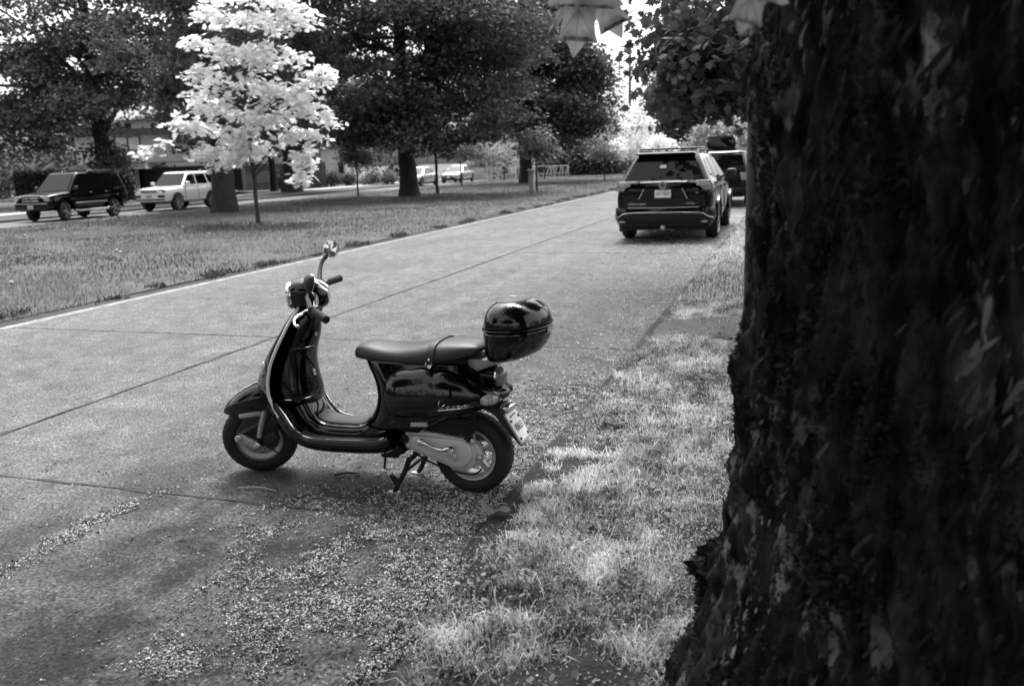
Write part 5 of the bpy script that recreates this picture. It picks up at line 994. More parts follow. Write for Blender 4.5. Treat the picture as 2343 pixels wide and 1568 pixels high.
def car(name, label, cat, loc, heading, p):
    t = thing(name, label, cat, loc, heading)
    body = obj('body', loft([low_ring(*s) for s in p['low']]), M[p['paint']], t, True, 2)
    r = p['wr']; cutters = []
    for x in p['axles']:
        for sg in (1, -1):
            cutters.append(merge(prism([(x + (r + .06) * math.cos(2 * math.pi * k / 24), r + (r + .06) * math.sin(2 * math.pi * k / 24)) for k in range(24)], sg * p['hw'] * .68, sg * (p['hw'] + .2))))
    cut(body, cutters)
    body.data.materials.clear(); body.data.materials.append(M[p['paint']])
    g = p['gh']; (fbx, fbz), (ftx, ftz), (rtx, rtz), (rbx, rbz) = g['fb'], g['ft'], g['rt'], g['rb']; wb, wr_ = g['wb'], g['wr']; rings = []
    for f in (0, .33, .66, 1.0): rings.append(rrect(rbx + (rtx - rbx) * f, fbx + (ftx - fbx) * f, wb + (wr_ - wb) * f, fbz + (ftz - fbz) * f, .17))
    rings.append(rrect(rtx + .05, ftx - .06, wr_ - .05, ftz + .035, .16)); rings.append(rrect(rtx + .25, ftx - .3, wr_ * .7, ftz + .06, .08))
    cab = obj('cabin', loft(rings), M[p['paint']], t, True, 0, 30)
    def side(poly, sg, off=.006):
        q = []
        for x, z in poly:
            f = (z - fbz) / (ftz - fbz); q.append((x, sg * (wb + (wr_ - wb) * f + off), z))
        return q if sg > 0 else q[::-1]
    for poly in p['side_windows']:
        for sg in (1, -1): obj('side_window', panel(side(poly, sg, .007), .012), M[p.get('sideglass', 'glass')], cab)
    def end(fx, bx, tx, f0, f1, m0, m1, nm):
        a = Vector((bx + (tx - bx) * f0, 0, fbz + (ftz - fbz) * f0)); b = Vector((bx + (tx - bx) * f1, 0, fbz + (ftz - fbz) * f1)); w0 = wb + (wr_ - wb) * f0 - m0; w1 = wb + (wr_ - wb) * f1 - m1
        q = [a + Vector((0, -w0, 0)), a + Vector((0, w0, 0)), b + Vector((0, w1, 0)), b + Vector((0, -w1, 0))]
        vf = panel(q, .008); n_ = Vector((fx, 0, .35)).normalized(); vf = ([Vector(v) + n_ * .004 for v in vf[0]], vf[1])
        return obj(nm, vf, M['glass'], cab)
    end(1, fbx, ftx, .05, .95, .10, .09, 'windscreen'); end(-1, rbx, rtx, p.get('rg0', .1), .92, .10, .09, 'rear_window')
    for k, x in enumerate(p['axles']):
        for sg in (1, -1): car_wheel(t, x, sg * (p['hw'] - p['ww'] / 2 - .005), r, p['ww'], p.get('steer', 0) if k == 0 else 0, p.get('spokes', 5), twin=p.get('twin', False))
    x0, x1 = p['axles'][1], p['axles'][0]
    obj('underbody', rbox((0, 0, p['low'][3][2] + .06), (abs(p['low'][0][0] - p['low'][-1][0]) * .9, p['hw'] * 1.5, .16), .03), M['under'], t)
    for sg in (1, -1):
        mz = fbz + .1; obj('wing_mirror', merge(rbox((fbx - .28, sg * (wb + .14), mz + .03), (.12, .20, .15), .04), box((fbx - .27, sg * (wb + .03), mz - .03), (.06, .12, .04))), M['plastic' if p['paint'] == 'carblack' else p['paint']], t)
        for dx in p.get('handles', ()): obj('door_handle', rbox((dx, sg * (p['hw'] * .985 + .006), p['belt'] - .12), (.16, .03, .03), .008), M['chrome'], t)
        for xs in p.get('door_lines', ()): obj('door_gap', box((xs, sg * (p['hw'] + .000), (p['belt'] + .5) / 2), (.012, .012, p['belt'] - .55)), M['under'], t)
        if 'rail' in p:
            a, b = p['rail']; z = ftz + .04; obj('roof_rail', merge(tube([(a, sg * (wr_ - .04), z - .02), (a - .1, sg * (wr_ - .04), z + .05), (b + .1, sg * (wr_ - .04), z + .05), (b, sg * (wr_ - .04), z - .02)], .02, 8)), M['plastic'], t)
    return t, body, cab
def onx(poly, x, d):              # polygon in y,z extruded along x
    n = len(poly); V = [(x, y, z) for y, z in poly] + [(x + d, y, z) for y, z in poly]
    return V, [tuple(range(n))[::-1], tuple(range(n, 2 * n))] + [(i, (i + 1) % n, n + (i + 1) % n, n + i) for i in range(n)]
def mir(poly): return [(-y, z) for y, z in poly][::-1]

# black off-roader on the far road
P1 = dict(paint='carblack', hw=.98, wr=.39, ww=.26, axles=(1.5, -1.4), belt=1.16, steer=16, spokes=5,
          low=[(-2.46, .80, .60, 1.02), (-2.42, .92, .50, 1.12), (-2.2, .965, .44, 1.16), (-1.2, .98, .42, 1.16), (0, .98, .42, 1.14), (1.0, .98, .42, 1.12), (1.6, .965, .42, 1.08), (2.1, .93, .42, 1.03), (2.34, .86, .44, .98), (2.40, .78, .48, .92)],
          gh=dict(fb=(1.2, 1.10), ft=(.5, 1.78), rt=(-2.15, 1.80), rb=(-2.42, 1.12), wb=.93, wr=.74), rail=(-.2, -1.9),
          side_windows=[[(.98, 1.16), (.46, 1.66), (-.16, 1.68), (-.16, 1.16)], [(-.24, 1.16), (-.24, 1.66), (-1.0, 1.66), (-1.12, 1.16)], [(-1.22, 1.18), (-1.10, 1.66), (-1.98, 1.64), (-2.18, 1.22)]], handles=(-.05, -1.0), door_lines=(-.2, .85, -1.2))
t, body, cab = car('black_suv', 'black off-roader with roof rails parked on the far road facing the scooter side', 'car', (-27.6, 27.3, -.035), R(-90), P1); t.scale = (.86, .92, 1.0)
for sg in (1, -1):
    obj('headlight', bevel(onx([(sg * .50, .80), (sg * .88, .78), (sg * .90, .98), (sg * .52, .98)], 2.26, .12), .02), M['lens'], t)
    obj('fog_light', lathe([(.0001, 2.38), (.06, 2.38), (.06, 2.415), (.0001, 2.42)], (0, sg * .68, .60), 14, 'x'), M['lens'], t)
    obj('side_step', tube([(1.02, sg * 1.02, .40), (.9, sg * 1.05, .36), (-.85, sg * 1.05, .36), (-.97, sg * 1.02, .40)], .035, 8), M['steel'], t)
    obj('side_moulding', rbox((0, sg * .985, .66), (1.9, .03, .05), .01), M['steel'], t)
    for x in P1['axles']: obj('wheel_arch', lathe([(.44, sg * .93), (.52, sg * .93), (.52, sg * 1.01), (.44, sg * 1.005), (.44, sg * .93)], (x, 0, .39), 24, 'y', math.pi), M['carblack'], t)
gr = obj('grille', bevel(onx([(-.46, .74), (.46, .74), (.46, .98), (-.46, .98)], 2.36, .05), .02), M['under'], t)
obj('grille_bar', merge(rbox((2.42, 0, .90), (.02, .84, .04), .01), rbox((2.42, 0, .80), (.02, .84, .04), .01), lathe([(.05, 2.41), (.075, 2.41), (.075, 2.435), (.05, 2.435), (.05, 2.41)], (0, 0, .85), 18, 'x')), M['chrome'], gr)
obj('front_bumper', bevel(merge(rbox((2.36, 0, .58), (.16, 1.74, .24), .05)), .004, 1), M['carblack'], t)
obj('bumper_top', rbox((2.40, 0, .705), (.10, 1.7, .03), .01), M['steel'], t)
obj('number_plate', rbox((2.45, 0, .575), (.015, .32, .15), .004, 1), M['plategrey'], t)
for x in (-.5, -1.5): obj('roof_bar', tube([(x, -.7, 1.875), (x, .7, 1.875)], .018, 8), M['plastic'], t)
# white off-roader
P2 = dict(paint='carwhite', hw=.98, wr=.40, ww=.27, axles=(1.36, -1.26), belt=1.15, spokes=7, twin=True,
          low=[(-2.36, .82, .55, 1.02), (-2.32, .93, .46, 1.12), (-2.0, .97, .40, 1.16), (-1.2, .98, .38, 1.16), (0, .98, .36, 1.15), (1.0, .98, .38, 1.13), (1.6, .97, .40, 1.09), (2.0, .94, .42, 1.05), (2.22, .88, .44, 1.0), (2.28, .80, .48, .94)],
          gh=dict(fb=(.92, 1.12), ft=(.25, 1.72), rt=(-2.0, 1.74), rb=(-2.3, 1.14), wb=.92, wr=.74),
          side_windows=[[(.72, 1.19), (.26, 1.62), (-.2, 1.64), (-.2, 1.19)], [(-.28, 1.19), (-.28, 1.64), (-1.05, 1.64), (-1.15, 1.19)], [(-1.24, 1.2), (-1.14, 1.64), (-1.8, 1.62), (-2.0, 1.24)]], handles=(-.1, -1.0), door_lines=(-.24, .80, -1.18))
t, body, cab = car('white_suv', 'white luxury off-roader half hidden by drooping foliage on the far road', 'car', (-27.2, 33.1, -.035), R(-90), P2); t.scale = (.88, .92, .96)
for sg in (1, -1):
    obj('headlight', bevel(onx([(sg * .48, .86), (sg * .88, .86), (sg * .90, 1.0), (sg * .48, 1.0)], 2.14, .11), .02), M['lenscar'], t)
    obj('bumper_vent', bevel(onx([(sg * .50, .64), (sg * .86, .64), (sg * .86, .76), (sg * .50, .76)], 2.2, .09), .01), M['plastic'], t)
    obj('sill_step', rbox((.05, sg * .985, .46), (1.6, .05, .05), .015), M['carsilver'], t)
gr = obj('grille', bevel(onx([(-.46, .86), (.46, .86), (.46, 1.0), (-.46, 1.0)], 2.23, .06), .01), M['plastic'], t)
obj('grille_mesh', merge(*[rbox((2.295, 0, z), (.012, .9, .012), .003, 1) for z in (.885, .915, .945, .975)], *[rbox((2.296, -.42 + .093 * k, .93), (.01, .012, .12), .003, 1) for k in range(10)]), M['steel'], gr)
obj('lower_intake', bevel(onx([(-.84, .52), (.84, .52), (.84, .58), (-.84, .58)], 2.2, .1), .01), M['under'], t)
obj('bonnet_line', merge(box((2.17, 0, 1.018), (.02, 1.5, .006))), M['under'], t)
obj('number_plate', rbox((2.30, 0, .70), (.015, .32, .14), .004, 1), M['plategrey'], t)
# silver saloons further along the far road
P3 = dict(paint='carsilver', hw=.88, wr=.32, ww=.2, axles=(1.32, -1.3), belt=.9, spokes=5,
          low=[(-2.22, .68, .42, .80), (-2.16, .80, .34, .92), (-1.8, .86, .26, .97), (-1.0, .88, .24, .94), (0, .88, .22, .92), (1.0, .88, .24, .90), (1.6, .86, .26, .82), (2.0, .80, .28, .72), (2.18, .70, .32, .64)],
          gh=dict(fb=(1.0, .88), ft=(.2, 1.38), rt=(-.85, 1.40), rb=(-1.7, .92), wb=.82, wr=.6),
          side_windows=[[(.75, .94), (.2, 1.33), (-.28, 1.35), (-.28, .94)], [(-.34, .94), (-.34, 1.35), (-.8, 1.34), (-1.35, .98)]], handles=(-.2, -1.1), door_lines=(-.3,))
for (lab, loc) in (('silver saloon half hidden by the big median tree', (-27.6, 60.6, -.035)), ('silver saloon parked near the rail fence', (-27.6, 68.6, -.035))):
    t, body, cab = car('silver_saloon', lab, 'car', loc, R(-90), P3); t['group'] = 'silver saloons on the far road'
    for sg in (1, -1): obj('headlight', bevel(onx([(sg * .42, .60), (sg * .70, .60), (sg * .74, .70), (sg * .46, .70)], 2.06, .1), .02), M['lens'], t)
    obj('grille', merge(bevel(onx([(-.36, .52), (.36, .52), (.36, .66), (-.36, .66)], 2.12, .07), .01), bevel(onx([(-.6, .34), (.6, .34), (.6, .46), (-.6, .46)], 2.1, .08), .01)), M['under'], t)
    obj('number_plate', rbox((2.2, 0, .5), (.012, .3, .13), .004, 1), M['plate'], t)
# dark off-roader parked ahead on the near road
P4 = dict(paint='carblack', hw=.965, wr=.375, ww=.245, axles=(1.40, -1.39), belt=1.15, spokes=5, twin=True, rg0=.06,
          low=[(-2.40, .70, .50, 1.06), (-2.385, .84, .42, 1.13), (-2.33, .905, .36, 1.165), (-2.1, .95, .32, 1.17), (-1.2, .965, .29, 1.15), (0, .965, .27, 1.12), (1.2, .96, .28, 1.09), (1.9, .93, .30, 1.03), (2.3, .82, .34, .90), (2.40, .68, .40, .80)],
          gh=dict(fb=(1.15, 1.10), ft=(.35, 1.64), rt=(-2.02, 1.66), rb=(-2.36, 1.10), wb=.885, wr=.62), rail=(.05, -1.85),
          side_windows=[[(.95, 1.17), (.36, 1.56), (-.12, 1.58), (-.12, 1.17)], [(-.2, 1.17), (-.2, 1.58), (-1.0, 1.58), (-1.1, 1.17)], [(-1.2, 1.19), (-1.1, 1.57), (-1.66, 1.55), (-1.95, 1.26)]], handles=(-.08, -1.0), door_lines=(-.16, .9, -1.15))
t, body, cab = car('dark_suv', 'dark people carrier with roof rails parked by the near kerb', 'car', (-2.47, 18.95, 0), R(90), P4)
for sg in (1, -1):
    tl_ = obj('tail_lamp', bevel(merge(onx([(sg * .44, 1.165), (sg * .84, 1.165), (sg * .90, .985), (sg * .70, .975), (sg * .56, 1.05)], -2.425, .10)), .012), M['lenscar'], t)
    obj('lamp_lens', bevel(onx([(sg * .60, 1.14), (sg * .82, 1.14), (sg * .84, 1.065), (sg * .64, 1.065)], -2.437, .03), .008), M['lens'], tl_)
    obj('tail_lamp_side', bevel(merge(([(-2.36, sg * .885, 1.165), (-2.12, sg * .93, 1.14), (-2.20, sg * .95, 1.0), (-2.34, sg * .93, .98), (-2.36, sg * .80, 1.165), (-2.12, sg * .84, 1.14), (-2.20, sg * .86, 1.0), (-2.34, sg * .84, .98)], [(0, 1, 2, 3), (7, 6, 5, 4), (0, 4, 5, 1), (1, 5, 6, 2), (2, 6, 7, 3), (3, 7, 4, 0)])), .01), M['lenscar'], t)
    obj('rear_reflector', rbox((-2.455, sg * .78, .40), (.02, .12, .035), .006), M['reflector'], t)
    obj('mud_flap', rbox((-1.80, sg * .85, .26), (.03, .24, .2), .01), M['under'], t)
    for x in P4['axles']: obj('wheel_arch', lathe([(.425, sg * .90), (.475, sg * .90), (.47, sg * .985), (.43, sg * .985), (.425, sg * .90)], (x, 0, .375), 24, 'y', math.pi), M['carblack'], t)
bp_ = obj('rear_bumper', bevel(loft([[(x, y, z) for y, z in ((-w_ * .94, .30), (w_ * .94, .30), (w_ * 1.02, .46), (w_, .66), (-w_, .66), (-w_ * 1.02, .46))] for x, w_ in ((-2.05, .95), (-2.25, .945), (-2.38, .88), (-2.44, .76), (-2.455, .70))]), .02), M['carblack'], t)
obj('bumper_insert', bevel(onx([(-.70, .36), (.70, .36), (.78, .46), (.72, .545), (-.72, .545), (-.78, .46)], -2.472, .06), .02), M['greyplastic'], t)
obj('bumper_lip', tube(curve([(-2.30, -.94, .46), (-2.43, -.84, .50), (-2.475, -.68, .565), (-2.478, 0, .575), (-2.475, .68, .565), (-2.43, .84, .50), (-2.30, .94, .46)], 4), .009, 6), M['steel'], t)
tg = obj('tailgate', bevel(loft([[(x, y, z) for y, z in ((-.64, .66), (.64, .66), (.75, .76), (.79, 1.0), (.64, 1.15), (-.64, 1.15), (-.79, 1.0), (-.75, .76))] for x in (-2.30, -2.425)]), .03, 3), M['carblack'], t)
obj('plate_recess', bevel(onx([(-.46, .83), (.46, .83), (.36, 1.02), (-.36, 1.02)], -2.432, .02), .006), M['greyplastic'], tg)
pl_ = obj('number_plate', rbox((-2.445, 0, .925), (.012, .31, .15), .004, 1), M['plate'], tg)
def rear_text(s, size, y, z, m_, par, sx=1.0, x=-2.453): return text('lettering', s, size, m_, frame((x, y, z), (0, -1, 0), (0, 0, 1)), par, .001, sx)
rear_text('541 NDF', .085, 0, .925, M['ink'], pl_, .8); rear_text('BRITISH COLUMBIA', .022, 0, .982, M['ink'], pl_, 1)
obj('plate_surround', merge(box((-2.446, 0, .844), (.014, .33, .012)), box((-2.446, 0, 1.006), (.014, .33, .012)), box((-2.446, -.161, .925), (.014, .012, .15)), box((-2.446, .161, .925), (.014, .012, .15))), M['ink'], pl_)
obj('garnish', rbox((-2.44, 0, 1.075), (.03, .66, .028), .01), M['greyplastic'], tg)
obj('recess_edge', tube([(-2.437, .46, .83), (-2.437, .36, 1.02)], .006, 6), M['steel'], tg); obj('recess_edge', tube([(-2.437, -.46, .83), (-2.437, -.36, 1.02)], .006, 6), M['steel'], tg)
obj('emblem', merge(lathe([(.058, -2.462), (.072, -2.462), (.072, -2.45), (.058, -2.45), (.058, -2.462)], (0, 0, 1.085), 22, 'x'), lathe([(.030, -2.462), (.040, -2.462), (.040, -2.45), (.030, -2.45), (.030, -2.462)], (0, 0, 1.085), 18, 'x')), M['chrome'], tg)
rear_text('HIGHLANDER', .055, .50, .735, M['chrome'], tg, 1, -2.432); rear_text('LIMITED', .045, -.52, .735, M['chrome'], tg, 1, -2.432); rear_text('V6', .06, -.64, .935, M['chrome'], tg, 1, -2.432)
obj('tailgate_lip', tube([(-2.43, .68, .668), (-2.435, 0, .66), (-2.43, -.68, .668)], .007, 6), M['steel'], tg)
obj('tow_hitch', merge(rbox((-2.40, 0, .285), (.12, .08, .08), .01), rbox((-2.36, 0, .245), (.03, .40, .02), .004)), M['steel'], t)
obj('lower_valance', bevel(onx([(-.80, .235), (.80, .235), (.88, .31), (-.88, .31)], -2.38, .3), .02), M['under'], t)
obj('spoiler', bevel(loft([[(x, y, z) for y, z in ((-.58, z0), (.58, z0), (.54, z0 + .03), (-.54, z0 + .03))] for x, z0 in ((-1.9, 1.68), (-2.17, 1.655))]), .01), M['carblack'], cab)
for x in (-.45, -1.45): obj('roof_crossbar', tube([(x, -.60, 1.765), (x, .60, 1.765)], .018, 8), M['plastic'], t)
obj('window_sticker', panel([(-2.205, -.03, 1.40), (-2.205, .09, 1.40), (-2.172, .09, 1.46), (-2.172, -.03, 1.46)], .004), M['sticker'], t)
obj('rear_wiper', tube([(-2.33, .02, 1.19), (-2.30, .25, 1.23)], .008, 6), M['plastic'], t)
# people carrier further on with a roof box
P5 = dict(P4); P5.update(paint='cargrey', low=[(x, hw, zb, zt) for x, hw, zb, zt in P4['low']]); P5.pop('rail')
P5['gh'] = dict(fb=(1.2, 1.06), ft=(.5, 1.66), rt=(-2.2, 1.68), rb=(-2.37, 1.06), wb=.88, wr=.70); P5['rg0'] = .05
t, body, cab = car('grey_estate_car', 'pale grey car with a dark roof box parked beyond the dark people carrier', 'car', (-2.36, 29.6, 0), R(90), P5)
obj('rear_glass_band', bevel(onx([(-.80, 1.08), (.80, 1.08), (.68, 1.6), (-.68, 1.6)], -2.40, .06), .02), M['glass'], t)
for sg in (1, -1): obj('tail_lamp', bevel(onx([(sg * .62, 1.05), (sg * .86, 1.05), (sg * .88, .80), (sg * .66, .82)], -2.42, .08), .015), M['lenscar'], t)
obj('rear_bumper', rbox((-2.36, 0, .58), (.2, 1.76, .26), .06), M['cargrey'], t)
obj('number_plate', rbox((-2.43, 0, .88), (.012, .31, .15), .004, 1), M['plate'], t)
rbx_ = thing('roof_box', 'dark roof box strapped on the pale grey car', 'roof box', (-2.36, 28.9, 1.70), R(90))
obj('shell', loft([[(x, y * w_, .06 + z * h_) for y, z in ((-.42, 0), (.42, 0), (.45, .12), (.44, .30), (.36, .40), (-.36, .40), (-.44, .30), (-.45, .12))] for x, w_, h_ in ((-1.05, .85, .8), (-1.0, .97, 1), (0, 1, 1.02), (.7, .95, .9), (1.0, .7, .5))]), M['carblack'], rbx_, True, 0, 40)
obj('seam', merge(rbox((-.02, 0, .13), (2.0, .92, .02), .005)), M['plastic'], rbx_)
for x in (-.5, .5): obj('bar', tube([(x, -.7, .035), (x, .7, .035)], .02, 8), M['plastic'], rbx_)

# ------------------------------------------------------------------ house across the far street
M['stucco'] = mat('grey_stucco', .55, .65, 3, .85, bump=.2, bscale=40)
M['fascia'] = mat('dark_fascia', .07, .1, 6, .7)
M['wood'] = mat('weathered_wood', .05, .1, 3, .8, bump=.3, stretch=(1, 1, .2))
M['palewood'] = mat('pale_wood', .3, .45, 4, .8, bump=.3)
M['curtain'] = mat('pale_curtain', .8, .93, 6, .8, stretch=(6, 6, .2))
M['dark'] = mat('dark_interior', .008, .015, 3, .8)
M['white'] = mat('white_render', .6, .68, 3, .8)
M['signwhite'] = mat('sign_white', .6, .7, 5, .5)
hb_ = ray(310, 436, 46.5); hb_.z = 0
H_ = thing('modern_house', 'two-storey grey house with a balcony and curtained sliding doors', 'house', hb_, R(33))
k_ = math.hypot(hb_.x, hb_.y) / 1948
def hx(px): return (px - 310) * k_
def hz(py): return CAM_H + (ray(310, py, 46.5).z - CAM_H)
def hbox(nm, x0, x1, z0, z1, y0, y1, m_, par=None): return obj(nm, box(((hx(x0) + hx(x1)) / 2, (y0 + y1) / 2, (hz(z0) + hz(z1)) / 2), (hx(x1) - hx(x0), y1 - y0, hz(z0) - hz(z1))), M[m_], par or H_, False)
hbox('wall', 200, 276, 445, 306, 1.2, 7, 'stucco'); hbox('wall', 324, 520, 372, 300, 1.2, 7, 'stucco'); hbox('wall', 276, 324, 309, 300, 1.2, 7, 'stucco'); hbox('lower_wall', 322, 520, 445, 384, 1.3, 7, 'dark'); hbox('back_room', 276, 324, 372, 309, 3.2, 7, 'dark')
hbox('door_recess', 276, 322, 445, 384, 1.9, 7, 'dark'); hbox('porch_post', 313, 320, 440, 386, -.2, .05, 'palewood'); hbox('porch_post', 250, 255, 440, 386, -.2, .05, 'palewood')
dr = hbox('front_door', 288, 308, 432, 392, 1.75, 1.85, 'wood'); hbox('door_light', 293, 303, 420, 396, 1.70, 1.74, 'glass', dr)
hbox('balcony_slab', 205, 340, 383, 374, -1.2, 1.2, 'palewood'); hbox('balcony_fascia', 203, 342, 387, 383.5, -1.3, 1.2, 'stucco')
for px in (226, 250, 275, 301, 324, 338): hbox('rail_post', px, px + 2.2, 374, 343, -1.15, -1.05, 'fascia')
hbox('hand_rail', 206, 340, 345, 342.6, -1.2, -1.04, 'fascia')
for (a_, b_) in ((277, 299), (301, 323)):
    w_ = hbox('sliding_door', a_, b_, 371, 311, 1.30, 1.36, 'curtain'); hbox('pane', a_ + .4, b_ - .4, 370.5, 311.5, 1.22, 1.24, 'glassclear' if 'glassclear' in M else 'curtain', w_)
hbox('door_frame', 299, 301, 372, 310, 1.15, 1.3, 'fascia'); hbox('door_frame', 274.5, 277, 372, 310, 1.15, 1.3, 'fascia'); hbox('door_frame', 323, 325.5, 372, 310, 1.15, 1.3, 'fascia')
hbox('roof_fascia', 195, 525, 308, 292, .6, 7.4, 'fascia'); hbox('upper_roof', 296, 352, 292, 273, 1.0, 6.5, 'stucco'); hbox('upper_roof_edge', 294, 354, 274, 271.5, .8, 6.7, 'fascia'); hbox('upper_window', 300, 312, 290, 279, .94, .99, 'dark')
hbox('upper_window', 430, 452, 350, 318, 1.1, 1.19, 'curtain'); hbox('upper_window', 456, 470, 350, 318, 1.1, 1.19, 'curtain')
# board fence of the neighbouring garden: single boards
fb_ = ray(545, 432, 58); fb_.z = 0; fn = thing('board_fence', 'tall dark board fence behind the trunks across the far road', 'fence', fb_, R(31)); sc_ = math.hypot(fb_.x, fb_.y) / 1948
rd = random.Random(4)
fbm_ = None
for i in range(42):
    wbd = .165; h_ = 2.05 + rd.uniform(-.02, .02)
    if fbm_ is None:
        o = obj('board', rbox((0, 0, 1.02), (wbd - .012, .025, 2.04), .004, 1), M['wood'], fn); fbm_ = o.data
    else: o = link('board', fbm_, None, fn)
    o.location = (wbd * i, rd.uniform(-.006, .006), rd.uniform(-.02, .02))
for z in (.5, 1.6): obj('rail', box((3.4, .05, z), (7.0, .06, .09)), M['wood'], fn, False)
# pale cottage wall beyond
cb = ray(766, 400, 72); cb.z = 0; ct = thing('white_cottage', 'white rendered house end beyond the low hedge', 'house', cb, R(28))
obj('wall', box((0, 2, 1.6), (2.2, 4, 3.3)), M['white'], ct, False); obj('roof', loft([[(-1.3, -.2, 3.25), (1.3, -.2, 3.25), (0, -.2, 4.4)], [(-1.3, 4.3, 3.25), (1.3, 4.3, 3.25), (0, 4.3, 4.4)]]), M['fascia'], ct, False)
wn = obj('window', box((.62, -.02, 1.5), (.5, .06, 1.1)), M['dark'], ct, False); obj('window_frame', merge(box((.62, -.05, 2.09), (.6, .05, .06)), box((.62, -.05, .91), (.6, .05, .06)), box((.34, -.05, 1.5), (.05, .05, 1.2)), box((.90, -.05, 1.5), (.05, .05, 1.2))), M['white'], wn, False)
# rail fence and gate
f0 = ray(1075, 411, 73); f1 = ray(1300, 408, 76); f0.z = f1.z = 0; dv = (f1 - f0); Ln = dv.length; ang = math.atan2(dv.y, dv.x)
rf = thing('rail_fence', 'pale timber rail fence with slanting stakes and a small gate', 'fence', f0, ang)
for i in range(int(Ln / 1.9) + 1): obj('fence_post', rbox((i * 1.9, 0, .55), (.11, .11, 1.12), .01, 1), M['palewood'], rf)
for z in (1.0, .35): obj('rail', rbox((Ln / 2, .08, z), (Ln, .05, .09), .008, 1), M['palewood'], rf)
pk = None
for i in range(30):
    o = obj('stake', rbox((0, 0, .5), (.10, .03, 1.0), .006, 1), M['palewood'], rf) if pk is None else link('stake', pk, None, rf)
    pk = o.data; o.location = (.3 + i * Ln / 30, -.03, 0); o.rotation_euler = (0, rd.uniform(-.45, .45), 0)
obj('gate', merge(rbox((.95, -.09, .55), (.75, .04, .95), .008, 1)), M['palewood'], rf)
obj('gate_brace', merge(tube([(.6, -.13, .12), (1.3, -.13, 1.0)], .035, 5)), M['palewood'], rf)
# two-board sign
sb = ray(1180, 410, 70); sb.z = 0; sn = thing('post_sign', 'white post carrying two blank-looking notice boards by the rail fence', 'sign', sb, R(24))
k7 = math.hypot(sb.x, sb.y) / 1948
obj('post', rbox((0, .03, .85), (.10, .10, 1.75), .01, 1), M['signwhite'], sn); obj('board', rbox((0, -.04, (410 - 371) * k7), (15 * k7, .03, 10 * k7), .005, 1), M['signwhite'], sn); obj('board', rbox((-.2, -.04, (410 - 389.5) * k7), (14 * k7, .03, 13 * k7), .005, 1), M['signwhite'], sn)
obj('lettering', merge(*[box((0, -.058, (410 - 371) * k7 + dz), (11 * k7, .004, .04)) for dz in (.08, 0, -.08)]), M['plategrey'], sn, False)
# wooden post at the foot of the second big tree
pb = gpt(1217, 440); po = thing('wooden_post', 'short pale wooden post standing in the median turf', 'post', pb)
obj('shaft', rbox((0, 0, .55), (.26, .26, 1.1), .02), M['palewood'], po); obj('cap', rbox((0, 0, 1.13), (.36, .36, .07), .015), M['palewood'], po); obj('band', rbox((0, 0, .95), (.28, .28, .04), .005), M['fascia'], po)
sg_ = gpt(1154, 416); sp2 = thing('marker_post', 'small dark marker post by the far road edge', 'post', sg_); obj('shaft', rbox((0, 0, .5), (.09, .09, 1.05), .01), M['wood'], sp2); obj('cap', rbox((0, 0, 1.1), (.28, .08, .16), .01), M['wood'], sp2)
# utility pole and wire
ub = ray(1441, 388, 104); ub.z = 0; up_ = thing('utility_pole', 'tall thin utility pole rising into the bright sky gap', 'pole', ub)
obj('pole', tube([(0, 0, -.1), (0, 0, 6), (.1, 0, 15)], [.2, .17, .12], 10), M['wood'], up_); obj('crossarm', rbox((.08, 0, 14.2), (2.2, .12, .14), .02, 1), M['wood'], up_); obj('insulator', merge(*[lathe([(.0001, 0), (.06, 0), (.05, .14), (.0001, .16)], (x + .08, 0, 14.27), 8, 'z') for x in (-.9, -.4, .4, .9)]), M['plategrey'], up_)
wr2 = tag(obj('overhead_wire', tube(curve([Vector((ub.x, 104, 6.6)), Vector((ub.x + 11, 98, 6.6)), Vector((ub.x + 24, 92, 7.4))], 8), .02, 5), M['plategrey']), 'thin overhead wire crossing before the cypress', 'wire')
lp = ray(1438, 392, 86); lp.z = 0; l2 = thing('lamp_post', 'slim pale post beside the bright-leaved tree at the road end', 'post', lp)
obj('shaft', tube([(0, 0, -.05), (0, 0, 3.4)], [.08, .06], 10), M['palewood'], l2); obj('collar', lathe([(.10, 0), (.13, 0), (.13, .2), (.10, .2), (.10, 0)], (0, 0, .0), 12, 'z'), M['wood'], l2)
# dark pole half hidden by the mossy trunk
tp_ = ray(1731, 300, 7.2); pp = thing('street_pole', 'dark grey pole half hidden behind the mossy trunk', 'pole', (tp_.x, 7.2, .05))
obj('pole', tube([(.0, 0, -.1), (0, 0, 2.5), (0, 0, 6)], [.075, .072, .065], 14), M['plastic'], pp); obj('base_collar', lathe([(.07, 0), (.13, 0), (.12, .12), (.09, .2), (.07, .2), (.07, 0)], (0, 0, 0), 16, 'z'), M['plastic'], pp); obj('band', lathe([(.070, 0), (.080, 0), (.080, .04), (.070, .04), (.070, 0)], (0, 0, 2.2), 16, 'z'), M['plastic'], pp)

